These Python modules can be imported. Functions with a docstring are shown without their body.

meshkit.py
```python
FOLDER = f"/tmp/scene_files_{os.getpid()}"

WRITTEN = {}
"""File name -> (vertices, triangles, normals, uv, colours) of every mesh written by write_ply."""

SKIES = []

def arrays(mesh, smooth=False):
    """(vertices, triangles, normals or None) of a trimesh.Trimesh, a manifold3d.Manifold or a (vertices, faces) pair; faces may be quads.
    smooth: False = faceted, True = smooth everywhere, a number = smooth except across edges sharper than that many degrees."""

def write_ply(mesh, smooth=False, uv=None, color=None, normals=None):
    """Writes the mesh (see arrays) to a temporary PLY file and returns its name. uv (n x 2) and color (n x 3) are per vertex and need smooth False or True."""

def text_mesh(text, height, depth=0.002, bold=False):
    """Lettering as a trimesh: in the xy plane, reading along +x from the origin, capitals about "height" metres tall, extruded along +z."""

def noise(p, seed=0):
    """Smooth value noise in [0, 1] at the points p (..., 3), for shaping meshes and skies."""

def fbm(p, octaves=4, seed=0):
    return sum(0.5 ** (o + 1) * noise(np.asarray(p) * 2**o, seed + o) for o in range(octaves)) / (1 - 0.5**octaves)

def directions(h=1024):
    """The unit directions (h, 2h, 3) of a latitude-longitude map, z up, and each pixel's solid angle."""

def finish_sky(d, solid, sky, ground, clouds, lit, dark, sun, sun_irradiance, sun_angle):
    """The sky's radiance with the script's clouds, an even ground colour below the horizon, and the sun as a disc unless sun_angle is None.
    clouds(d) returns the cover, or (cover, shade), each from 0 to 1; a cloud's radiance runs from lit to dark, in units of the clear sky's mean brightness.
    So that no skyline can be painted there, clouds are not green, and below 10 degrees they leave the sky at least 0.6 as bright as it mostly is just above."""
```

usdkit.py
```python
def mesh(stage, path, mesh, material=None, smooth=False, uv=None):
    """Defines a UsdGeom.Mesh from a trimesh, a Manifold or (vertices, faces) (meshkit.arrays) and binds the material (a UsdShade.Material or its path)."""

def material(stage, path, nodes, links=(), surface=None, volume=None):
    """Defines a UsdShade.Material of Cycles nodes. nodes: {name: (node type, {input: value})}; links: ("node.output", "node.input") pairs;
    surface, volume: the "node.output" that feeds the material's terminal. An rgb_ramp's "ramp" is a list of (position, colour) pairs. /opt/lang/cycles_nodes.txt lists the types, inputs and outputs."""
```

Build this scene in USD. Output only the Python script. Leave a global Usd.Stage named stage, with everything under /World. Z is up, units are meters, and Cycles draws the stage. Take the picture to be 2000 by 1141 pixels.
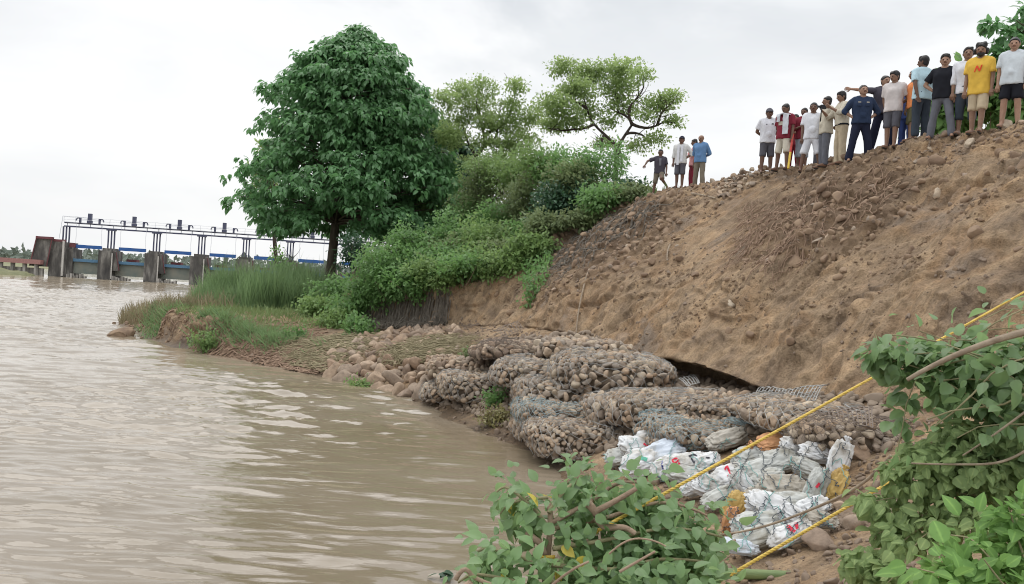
import math, random
import numpy as np, trimesh, manifold3d as m3
import meshkit, usdkit
from pxr import Usd, UsdGeom, UsdLux, UsdShade, Gf, Sdf, Vt
from scipy.spatial import cKDTree
from scipy.interpolate import PchipInterpolator

stage = Usd.Stage.CreateInMemory()
UsdGeom.SetStageUpAxis(stage, 'Z')
UsdGeom.SetStageMetersPerUnit(stage, 1.0)
UsdGeom.Xform.Define(stage, '/World')
UsdGeom.Scope.Define(stage, '/World/Looks')

# ------------------------------------------------------------------ camera, sky, sun, exposure
EYE = np.array([0.0, 0.0, 3.2])
ROLL, PITCH, FOC = math.radians(3.6), 0.0066, 1600.0          # the photographer holds the phone slightly tilted
_f0 = np.array([0, math.cos(PITCH), -math.sin(PITCH)]); _u0 = np.array([0, math.sin(PITCH), math.cos(PITCH)]); _r0 = np.array([1.0, 0, 0])
CR = math.cos(ROLL) * _r0 + math.sin(ROLL) * _u0
CU = -math.sin(ROLL) * _r0 + math.cos(ROLL) * _u0
CF = _f0
cam = UsdGeom.Camera.Define(stage, '/World/camera')
cam.CreateHorizontalApertureAttr(36.0); cam.CreateVerticalApertureAttr(36.0 * 1141 / 2000)
cam.CreateFocalLengthAttr(36.0 * FOC / 2000.0)
cam.CreateClippingRangeAttr(Gf.Vec2f(0.05, 5000))
M = np.eye(4); M[0, :3] = CR; M[1, :3] = CU; M[2, :3] = -CF; M[3, :3] = EYE
cam.AddTransformOp().Set(Gf.Matrix4d(*M.ravel().tolist()))
cam.CreateExposureAttr(0.2)

SUN_EL, SUN_AZ = math.radians(62), math.radians(-35)           # high, ahead and to the left, behind the cloud
sky_m = usdkit.material(stage, '/World/Looks/sky_look', {
    'sky': ('sky_texture', {'sky_type': 'single_scattering', 'sun_disc': False, 'sun_elevation': SUN_EL, 'sun_rotation': SUN_AZ, 'air_density': 1.0, 'aerosol_density': 3.0}),
    'tc': ('texture_coordinate', {}),
    'mp': ('mapping', {'scale': (1.0, 1.0, 3.2), 'location': (0.3, 0.1, 0.0)}),
    'n1': ('noise_texture', {'scale': 1.35, 'detail': 5.0, 'roughness': 0.52, 'distortion': 0.35}),
    'rp': ('rgb_ramp', {'ramp': [(0.0, (5.6, 5.85, 6.1)), (0.36, (6.9, 7.1, 7.3)), (0.5, (8.3, 8.4, 8.5)), (0.6, (9.1, 9.15, 9.15)), (1.0, (9.4, 9.4, 9.4))]}),
    'mp2': ('mapping', {'scale': (1.0, 1.0, 2.2), 'location': (3.7, 1.2, 5.0)}),
    'n2': ('noise_texture', {'scale': 2.6, 'detail': 6.0, 'roughness': 0.55, 'distortion': 0.4}),
    'r2': ('rgb_ramp', {'ramp': [(0.0, (0.62, 0.66, 0.7)), (0.38, (0.8, 0.82, 0.84)), (0.52, (1, 1, 1)), (1.0, (1.04, 1.04, 1.04))]}),
    'sx': ('separate_xyz', {}),
    'hz': ('map_range', {'range_type': 'smoothstep', 'from_min': 0.1, 'from_max': 0.36, 'to_min': 0.0, 'to_max': 1.0, 'clamp': True}),
    'mul': ('mix', {'mix_type': 'multiply', 'fac': 1.0}),
    'ze': ('map_range', {'range_type': 'smoothstep', 'from_min': 0.25, 'from_max': 1.0, 'to_min': 1.0, 'to_max': 1.9, 'clamp': True}), 'mz': ('mix', {'mix_type': 'multiply', 'fac': 1.0}),      # an overcast sky is brighter overhead
    'mx': ('mix', {'mix_type': 'mix', 'fac': 0.93}),
    'bg': ('background_shader', {'strength': 0.1}),
}, [('tc.generated', 'mp.vector'), ('mp.vector', 'n1.vector'), ('n1.fac', 'rp.fac'), ('tc.generated', 'mp2.vector'), ('mp2.vector', 'n2.vector'), ('n2.fac', 'r2.fac'),
    ('tc.generated', 'sx.vector'), ('sx.z', 'hz.value'), ('hz.result', 'mul.fac'),
    ('rp.color', 'mul.color1'), ('r2.color', 'mul.color2'), ('sky.color', 'mx.color1'), ('sx.z', 'ze.value'), ('mul.color', 'mz.color1'), ('ze.result', 'mz.color2'), ('mz.color', 'mx.color2'), ('mx.color', 'bg.color')], surface='bg.background')
dome = UsdLux.DomeLight.Define(stage, '/World/sky')
UsdShade.MaterialBindingAPI.Apply(dome.GetPrim()).Bind(sky_m)
dome.GetPrim().SetCustomDataByKey('kind', 'structure')
sun = UsdLux.DistantLight.Define(stage, '/World/sun')
sun.CreateIntensityAttr(0.4); sun.CreateAngleAttr(70.0); sun.CreateColorAttr(Gf.Vec3f(1.0, 0.965, 0.91)); sun.CreateNormalizeAttr(True)
sun.AddRotateZOp().Set(-math.degrees(SUN_AZ)); sun.AddRotateXOp().Set(math.degrees(SUN_EL) - 90.0)

# ------------------------------------------------------------------ helpers
V3 = lambda *a: np.array(a, float)
def unit(v):
    v = np.asarray(v, float); return v / np.maximum(np.linalg.norm(v, axis=-1, keepdims=True), 1e-12)
def at(px, py, d):
    """The point that lies d metres ahead of the eye in the direction of a pixel of the 2000 x 1141 photograph."""
    return EYE + d * (CF + (px - 1000) / FOC * CR + (570.5 - py) / FOC * CU)
def proj(P):
    q = np.asarray(P, float) - EYE; d = q @ CF
    return 1000 + FOC * (q @ CR) / d, 570.5 - FOC * (q @ CU) / d, d
DV, NV = V3(-.363, .932), V3(.932, .363)                          # along the bank (upstream), and inland
def xy(s, n): return np.stack([np.asarray(s) * DV[0] + np.asarray(n) * NV[0], np.asarray(s) * DV[1] + np.asarray(n) * NV[1]], -1)
def sn(x, y): return np.asarray(x) * DV[0] + np.asarray(y) * DV[1], np.asarray(x) * NV[0] + np.asarray(y) * NV[1]

_used = {}
def numbered(path):
    k = _used.get(path, -1) + 1; _used[path] = k
    return path if k == 0 else f'{path}_{k:03d}'
def tag(p, label=None, cat=None, group=None, kind=None):
    p = p.GetPrim() if hasattr(p, 'GetPrim') else p
    for k, v in (('label', label), ('category', cat), ('group', group), ('kind', kind)):
        if v: p.SetCustomDataByKey(k, v)
    return p
def obj(name, mesh, material, parent=None, smooth=False, **kw):
    base = (str(parent.GetPath()) if parent is not None else '/World') + '/' + name
    m = usdkit.mesh(stage, numbered(base), mesh, material, smooth=smooth)
    tag(m, **kw)
    return m.GetPrim()
def thing(name, label, cat, group=None, loc=None, rz=0, kind=None):
    x = UsdGeom.Xform.Define(stage, numbered('/World/' + name))
    if loc is not None: x.AddTranslateOp().Set(Gf.Vec3d(*map(float, loc))); x.AddRotateZOp().Set(float(math.degrees(rz)))
    return tag(x, label, cat, group, kind)
def primvar(prim, name, arr):
    UsdGeom.PrimvarsAPI(prim).CreatePrimvar(name, Sdf.ValueTypeNames.FloatArray, 'vertex').Set(Vt.FloatArray.FromNumpy(np.asarray(arr, np.float32)))

class MB:
    """Collects pieces into one mesh."""
    def __init__(self): self.v, self.f, self.n = [], [], 0
    def add(self, v, f):
        v, f = np.asarray(v, float), np.asarray(f, int)
        if f.shape[1] == 4: f = np.vstack([f[:, [0, 1, 2]], f[:, [0, 2, 3]]])
        self.v.append(v); self.f.append(f + self.n); self.n += len(v); return self
    def tm(self, m): return self.add(m.vertices, m.faces)
    def box(self, c, size, rz=0, rx=0, ry=0):
        b = trimesh.creation.box(size)
        for a, ax in ((rx, [1, 0, 0]), (ry, [0, 1, 0]), (rz, [0, 0, 1])):
            if a: b.apply_transform(trimesh.transformations.rotation_matrix(a, ax))
        return self.add(b.vertices + np.asarray(c, float), b.faces)
    def tube(self, pts, r, sides=6, cap=True):
        v, f = tube(pts, r, sides, cap); return self.add(v, f)
    def get(self): return np.vstack(self.v), np.vstack(self.f)

def tube(pts, r, sides=6, cap=True):
    p = np.asarray(pts, float); n = len(p)
    t = unit(np.gradient(p, axis=0))
    a = np.cross(t[0], [0, 0, 1.0] if abs(t[0][2]) < .9 else [1.0, 0, 0]); a /= np.linalg.norm(a)
    A = []
    for k in range(n):
        a = a - t[k] * (a @ t[k]); a /= max(np.linalg.norm(a), 1e-9); A.append(a)
    A = np.array(A); B = np.cross(t, A)
    ang = np.arange(sides) * 2 * np.pi / sides
    r = np.broadcast_to(np.asarray(r, float), (n,))
    v = p[:, None] + r[:, None, None] * (np.cos(ang)[None, :, None] * A[:, None] + np.sin(ang)[None, :, None] * B[:, None])
    i, j = np.meshgrid(np.arange(n - 1), np.arange(sides), indexing='ij')
    q = np.stack([i * sides + j, i * sides + (j + 1) % sides, (i + 1) * sides + (j + 1) % sides, (i + 1) * sides + j], -1).reshape(-1, 4)
    f = np.vstack([q[:, [0, 1, 2]], q[:, [0, 2, 3]]]); v = v.reshape(-1, 3)
    if cap:
        v = np.vstack([v, p[0], p[-1]]); k = len(v)
        c0 = [[k - 2, (x + 1) % sides, x] for x in range(sides)]
        c1 = [[k - 1, (n - 1) * sides + x, (n - 1) * sides + (x + 1) % sides] for x in range(sides)]
        f = np.vstack([f, c0, c1])
    return v, f
def curve(pts, n):
    """A smooth line of n points through the given ones."""
    p = np.asarray(pts, float)
    if len(p) < 3: return p[0] + np.linspace(0, 1, n)[:, None] * (p[-1] - p[0])
    d = np.r_[0, np.cumsum(np.linalg.norm(np.diff(p, axis=0), axis=1) + 1e-6)]
    return PchipInterpolator(d, p)(np.linspace(0, d[-1], n))

# ------------------------------------------------------------------ materials
def look(name, nodes, links, surface='p.BSDF', **kw): return usdkit.material(stage, '/World/Looks/' + name, nodes, links, surface=surface, **kw)
def mottled(name, ramp, scale=6., rough=.85, bump=.3, bscale=40., spec=.3, detail=5., dist=.02, coord='position', stretch=(1, 1, 1), metallic=0.):
    """A surface whose colour wanders along a ramp, with fine relief."""
    src = ('g', 'geometry') if coord == 'position' else ('g', 'texture_coordinate')
    return look(name, {
        'g': (src[1], {}), 'm': ('mapping', {'scale': stretch}),
        'n': ('noise_texture', {'scale': scale, 'detail': detail, 'roughness': .6}), 'r': ('rgb_ramp', {'ramp': ramp}),
        'b': ('noise_texture', {'scale': bscale, 'detail': 6., 'roughness': .65}), 'bp': ('bump', {'strength': bump, 'distance': dist}),
        'p': ('principled_bsdf', {'roughness': rough, 'specular_ior_level': spec, 'metallic': metallic})},
        [('g.' + ('position' if coord == 'position' else coord), 'm.vector'), ('m.vector', 'n.vector'), ('m.vector', 'b.vector'), ('n.fac', 'r.fac'), ('r.color', 'p.base_color'), ('b.fac', 'bp.height'), ('bp.normal', 'p.normal')])
def leafy(name, cols, trans=.3, rough=.5, spec=.35, tcol=None, veins=False):
    """Leaves: each leaf its own tone, some light passes through."""
    cols = [tuple(c) for c in cols]; k = len(cols)
    tc = tcol or tuple(min(1, c * 1.7) for c in np.mean(cols, 0))
    return look(name, {
        'g': ('geometry', {}), 'r': ('rgb_ramp', {'ramp': [(i / max(k - 1, 1), c) for i, c in enumerate(cols)]}),
        **({'at': ('attribute', {'attribute': 'mid'}), 'vr': ('rgb_ramp', {'ramp': [(0, (.92, .92, .9)), (.55, (.95, .95, .93)), (.8, (1.0, 1.0, 1.0)), (.93, (1.5, 1.4, 1.35)), (1, (1.7, 1.55, 1.5))]}), 'vm': ('mix', {'mix_type': 'multiply', 'fac': 1.}), 'dn': ('noise_texture', {'scale': 34., 'detail': 4., 'roughness': .7}), 'dr': ('rgb_ramp', {'ramp': [(.3, (.72, .7, .62)), (.45, (1, 1, 1)), (.62, (1.06, 1.05, 1.0)), (.75, (1.3, 1.2, .9))]}), 'dm': ('mix', {'mix_type': 'multiply', 'fac': 1.})} if veins else {}),
        'n': ('noise_texture', {'scale': .9, 'detail': 3.}), 'h': ('hsv', {}), 'mr': ('map_range', {'from_min': .3, 'from_max': .7, 'to_min': .7, 'to_max': 1.3}),
        'p': ('principled_bsdf', {'roughness': rough, 'specular_ior_level': spec}), 't': ('translucent_bsdf', {'color': tc}), 'm': ('mix_closure', {'fac': trans})},
        [('g.random_per_island', 'r.fac'), ('g.position', 'n.vector'), ('n.fac', 'mr.value'), ('mr.result', 'h.value'), ('r.color', 'h.color'), *([('at.fac', 'vr.fac'), ('h.color', 'vm.color1'), ('vr.color', 'vm.color2'), ('g.position', 'dn.vector'), ('dn.fac', 'dr.fac'), ('vm.color', 'dm.color1'), ('dr.color', 'dm.color2'), ('dm.color', 'p.base_color')] if veins else [('h.color', 'p.base_color')]), ('p.BSDF', 'm.closure1'), ('t.BSDF', 'm.closure2')], surface='m.closure')
def plain(name, c, rough=.7, spec=.3, metallic=0., var=.18, scale=9.): 
    c = np.array(c, float)
    return mottled(name, [(0.3, tuple(c * (1 - var))), (.7, tuple(np.minimum(c * (1 + var), .95)))], scale=scale, rough=rough, bump=.12, bscale=60, spec=spec, dist=.004, metallic=metallic)
# ------------------------------------------------------------------ the bank: one sheet from the river bed over the slip face to the top of the embankment
TAB = np.array([  # s, water edge n, shelf n, shelf z, toe n, toe z, cavity depth, cavity height
    [-14, -9.0, -7.5, 1.50, 9.5, 2.0, 0, .05], [0, -2.2, -1.0, 1.50, 9.5, 2.0, 0, .05], [2.6, -.5, .5, 1.42, 9.5, 2.0, 0, .05], [4.2, .8, 1.9, 1.0, 9.5, 2.0, 0, .05],
    [5.6, 1.9, 4.6, .5, 9.5, 1.95, 0, .05], [8, 3.3, 6.4, .45, 9.5, 1.9, 0, .05], [10, 4.8, 6.9, .5, 9.5, 1.8, 0, .05], [11.4, 5.5, 7.2, .6, 9.5, 1.55, .1, .1],
    [12.4, 5.9, 7.4, .65, 9.5, 1.45, .9, .26], [13.6, 6.25, 7.5, .7, 9.5, 1.38, 1.3, .44], [14.8, 6.2, 7.5, .75, 9.5, 1.42, 1.2, .46], [15.7, 6.1, 7.5, .8, 9.5, 1.62, .5, .2], [16.6, 6.0, 7.4, .85, 9.5, 1.8, 0, .05],
    [20, 5.8, 7.2, .9, 9.5, 2.0, 0, .05], [25, 4.4, 6.0, .8, 9.5, 1.9, 0, .05], [27.5, 3.1, 4.4, .75, 9.1, 1.7, 0, .05], [30, 1.8, 2.9, .85, 7.4, 1.4, 0, .05], [32, .8, 1.7, 1.1, 6.1, 1.35, 0, .05], [34, -.1, .5, 1.36, 5.6, 1.5, 0, .05],
    [38, -1.4, -.85, 1.3, 6.2, 1.6, 0, .05], [43, -2.7, -1.6, .85, 8.2, 1.8, 0, .05], [47, -3.7, -2.2, .45, 8.5, 1.9, 0, .05], [52, -3.2, -1.6, .4, 8.5, 1.9, 0, .05], [60, 0, 1.5, .8, 8.5, 1.9, 0, .05],
    [75, 3, 4.5, 1.0, 9, 1.9, 0, .05], [150, 5, 6.5, 1.2, 9.5, 1.9, 0, .05]])
_tab = PchipInterpolator(TAB[:, 0], TAB[:, 1:])
_cp = []                                                           # the height of the brow, read off where the onlookers stand
for x_, y_ in ((1250, 380), (1290, 367), (1330, 361), (1366, 354), (1420, 338), (1497, 326), (1530, 318), (1585, 306), (1640, 293), (1680, 284), (1720, 280), (1760, 268), (1800, 255), (1840, 251), (1885, 250), (1911, 246), (1975, 237), (2060, 222)):
    z_ = 7.0
    for _ in range(4):
        ss = np.arange(4, 40, .05); q_ = np.column_stack([xy(ss, np.full(len(ss), 14.8)), np.full(len(ss), z_)]); k_ = np.argmin(np.abs(proj(q_)[0] - x_)); d_ = proj(q_[k_])[2]; z_ += (proj(q_[k_])[1] - y_) / FOC * d_
    _cp.append((ss[k_], z_))
_cp = np.array(sorted(_cp))
def brow(s): return np.interp(s, _cp[:, 0], _cp[:, 1]) 
SEG = [8, 22, 44, 10, 7, 8, 34, 46, 44, 30, 14, 10, 5, 4]
def profile(s):
    """The knots (.., 15, 2) of the cross-section at s: n inland, z up."""
    s = np.atleast_1d(np.asarray(s, float)); nw, n2, z2, n3, z3, c, h = _tab(s).T
    o = np.zeros_like(s); wig = (meshkit.fbm(np.stack([s * .35, o, o], -1), 3, 5) - .5)
    w2 = (meshkit.fbm(np.stack([s * .9, o + 7, o], -1), 3, 6) - .5)
    veg = np.clip((s - 38) / 4, 0, 1)
    cr = 14.8 + wig * .7; cz = brow(s) - .07 + w2 * .06; go = np.clip(s - 50, 0, None) * .33
    k = [(nw - 9, o - 1.8), (nw, o - .06), (n2, z2), (n3, z3), (n3 + c, z3 + .02), (n3 + c, z3 + h * .8), (n3 + .03, z3 + h),
         (n3 + .95 + .15 * veg - .55 * np.clip((s - 27) / 2, 0, 1) * (1 - veg) + wig * .5, z3 + 1.6 - .35 * veg - .3 * np.clip((s - 28) / 3, 0, 1) + o), (11.8 + wig * .9 + .15 * veg, 4.7 + w2 * .4), (13.5 + wig * 1.2, 6.15 + w2 * .3), (cr, cz), (cr + 1.2, cz + .05), (cr + 7, cz + .08), (o + 42, o + 6.6), (o + 140, o + 5.2)]
    return np.stack([np.stack([a + o + go, b + o], -1) for a, b in k], 1)
def ground(s, n):
    P = profile(s)[0]; return float(np.interp(n, np.maximum.accumulate(P[:, 0]), P[:, 1]))
S = np.unique(np.concatenate([np.arange(-14, 3, .5), np.arange(3, 6, .15), np.arange(6, 29, .06), np.arange(29, 50, .14), np.arange(50, 150.1, 2.5)]))
KN = profile(S)
rows = []
for i, c in enumerate(SEG):
    t = np.linspace(0, 1, c, endpoint=(i == len(SEG) - 1))[None, :, None]
    rows.append(KN[:, i:i + 1] * (1 - t) + KN[:, i + 1:i + 2] * t)
G = np.concatenate(rows, 1)                                        # (S, T, 2)
for _ in range(6):                                                # round the profile's corners, but keep the cavity's lip crisp
    H = G.copy(); H[:, 1:-1] = .25 * G[:, :-2] + .5 * G[:, 1:-1] + .25 * G[:, 2:]
    k = np.ones(G.shape[1]); k[sum(SEG[:3]) - 2:sum(SEG[:6]) + 3] = .15
    G = G * (1 - k[None, :, None]) + H * k[None, :, None]
XY = xy(S[:, None], G[..., 0]); BANK = np.concatenate([XY, G[..., 1:]], -1)
def grid_normals(P):
    a = np.gradient(P, axis=0); b = np.gradient(P, axis=1); return unit(np.cross(b, a)) * -1
NB = grid_normals(BANK); NB *= np.sign(NB[:, -3:, 2].mean())
sg = np.broadcast_to(S[:, None], G.shape[:2]); ng = G[..., 0]; tz = G[..., 1]
face = np.clip((tz - 1.5) / .8, 0, 1) * np.clip((15.6 - ng) / 1.0, 0, 1) * np.clip((ng - _tab(S)[:, 3][:, None] + .6) / .5, 0, 1)
wet = np.clip((tz + .1) / .4, 0, 1)
cavity = np.zeros(G.shape[1]); cavity[sum(SEG[:3]) + 2:sum(SEG[:6])] = 1
vegm = np.clip((sg - (24.2 + (15 - ng) * 1.75)) / 1.6 + (meshkit.fbm(BANK * .8, 3, 3) - .5) * 1.6, 0, 1) * np.clip((sg - 20) / 3, 0, 1)
vegm *= np.clip((tz - 2.4) / .5 + np.clip((sg - 37) / 2, 0, 1), 0, 1)
vegm = np.maximum(vegm, np.clip((sg - 36) / 3, 0, 1) * np.clip((ng - (_tab(S)[:, 1][:, None] - .1)) / .5, 0, 1))
p = BANK
# gullies run straight down the fall line; lumps and clods over them
gul = meshkit.fbm(np.stack([sg * 1.15 + ng * .22, ng * .16, tz * 0], -1), 4, 11) - .5
gul2 = meshkit.fbm(np.stack([sg * 2.6 + ng * .6, ng * .5, tz * 0], -1), 2, 12) - .5
big = meshkit.fbm(p * .42, 3, 21) - .5; mid = meshkit.fbm(p * 1.5, 4, 22) - .5; fin = meshkit.fbm(p * 4.1 + 3, 2, 23) - .5
rid = .5 - np.abs(meshkit.fbm(p * 2.1 + 5, 4, 25) - .5) * 4
def bump_at(px, py, r):                                            # a soft mask around a spot of the face
    x, y, d = proj(BANK); return np.exp(-((x - px) ** 2 + ((y - py) * 1.0) ** 2) / r ** 2)
slip = np.clip((bump_at(1500, 360, 60) + bump_at(1440, 430, 70) + bump_at(1370, 500, 60)) * 1.0, 0, 1)      # a smooth slide of fine soil
rootm = np.clip(bump_at(1500, 430, 70) * .6 + bump_at(1590, 410, 80) + bump_at(1660, 380, 80) + bump_at(1740, 350, 60) * .6 + bump_at(1190, 450, 80) * .9 + bump_at(1270, 420, 60) * .8 + bump_at(1110, 490, 60), 0, 1)
upper = np.clip((tz - 4.6) / 1.4, 0, 1) * face
amp = face * (1 - .75 * slip)
disp = amp * (gul * .55 + gul2 * .16 + big * .5 + mid * .26 + fin * .10 + rid * .05) + face * rootm * (mid * .45 + fin * .26) + upper * (1 - slip) * (fin * .16 + mid * .15)
disp += (1 - face) * wet * (mid * .10 + fin * .05) * np.clip((16.5 - ng) / 1, .3, 1)
scarp = np.clip((sg - 29) / 3, 0, 1) * np.clip((2.4 - np.abs(ng - _tab(S)[:, 0][:, None] - .4)) / 1.5, 0, 1) * wet
disp += scarp * ((meshkit.fbm(p * 1.1, 3, 31) - .5) * .8 + fin * .2)
disp[:, cavity > 0] = (mid * .2 + fin * .1)[:, cavity > 0] * .7
low = face * np.clip((3.9 - tz) / 1.2, 0, 1)
disp += low * ((meshkit.fbm(p * 2.4 + 9, 3, 41) - .5) * .22 + (meshkit.fbm(np.stack([sg * 1.9 + tz * .4, ng * .1, tz * .3], -1), 3, 42) - .5) * .22)
tq = meshkit.fbm(np.stack([sg * .75 + ng * .35, ng * .8, tz * .5], -1) + 40, 3, 71) * 9; fq = tq - np.floor(tq)      # slumped ledges with broken edges
disp += face * (1 - .7 * slip) * (np.floor(tq) + np.clip((fq - .72) / .28, 0, 1) ** 2 - tq) / 9 * 1.15
tq = meshkit.fbm(p * 1.9 + 60, 2, 72) * 8; fq = tq - np.floor(tq); disp += face * (1 - slip) * np.clip(mid * 6, 0, 1) * (np.floor(tq) + np.clip((fq - .7) / .3, 0, 1) - tq) / 8 * .5
def seg_dist(x, y, pts):
    out = np.full(x.shape, 1e9)
    for (ax, ay), (bx, by) in zip(pts[:-1], pts[1:]):
        t = np.clip(((x - ax) * (bx - ax) + (y - ay) * (by - ay)) / ((bx - ax) ** 2 + (by - ay) ** 2), 0, 1); out = np.minimum(out, np.hypot(x - ax - t * (bx - ax), y - ay - t * (by - ay)))
    return out
_x, _y, _d = proj(BANK)
for pts_ in ([(1283, 588), (1297, 570), (1312, 558), (1350, 543)], [(1894, 610), (1912, 592), (1922, 590), (1940, 568)], [(1830, 385), (1866, 358), (1880, 352), (1925, 340)], [(1640, 492), (1668, 470), (1690, 446), (1745, 405)], [(1418, 612), (1432, 598), (1428, 590)], [(1120, 600), (1160, 590), (1185, 575)], [(1560, 560), (1600, 520), (1625, 505)], [(1730, 560), (1760, 520), (1770, 500)]):
    disp -= np.exp(-(seg_dist(_x + (meshkit.noise(BANK * 3, 5) - .5) * 8, _y, pts_) / 2.6) ** 2) * .16 * face
dirn = NB.copy(); dirn[..., 2] *= .6
BANK = BANK + dirn * disp[..., None]
nS, nT = BANK.shape[:2]
i, j = np.meshgrid(np.arange(nS - 1), np.arange(nT - 1), indexing='ij')
a0 = i * nT + j; quads = np.stack([a0, a0 + 1, a0 + nT + 1, a0 + nT], -1).reshape(-1, 4)
BV = BANK.reshape(-1, 3)
bf = np.vstack([quads[:, [0, 1, 2]], quads[:, [0, 2, 3]]])
if np.cross(BV[bf[:, 1]] - BV[bf[:, 0]], BV[bf[:, 2]] - BV[bf[:, 0]])[:, 2].mean() < 0: bf = bf[:, ::-1]
BN = unit(trimesh.Trimesh(BV, bf, process=False).vertex_normals)
bpx, bpy, bd = proj(BV); bd = np.where(bd > .3, bd, 1e9)
_bt = cKDTree(np.stack([np.clip(bpx, -3000, 5000), np.clip(bpy, -3000, 5000)], -1)[bd < 1e8]); _bi = np.nonzero(bd < 1e8)[0]
def on_bank(px, py, r=9):
    """The nearest point of the bank seen at a pixel, and its normal."""
    while True:
        k = _bi[_bt.query_ball_point((px, py), r)]
        if len(k): break
        r *= 1.7
    dm = bd[k].min(); k = k[bd[k] < dm + .6 + dm * .03]
    k = k[np.argmin((bpx[k] - px) ** 2 + (bpy[k] - py) ** 2)]
    return BV[k].copy(), BN[k].copy()
_bxy = cKDTree(BV[:, :2])
def bank_z(x, y): 
    q = np.stack([np.asarray(x, float), np.asarray(y, float)], -1)
    d, k = _bxy.query(q, k=3); w = 1 / (d + .01); return (BV[k][..., 2] * w).sum(-1) / w.sum(-1)

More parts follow.
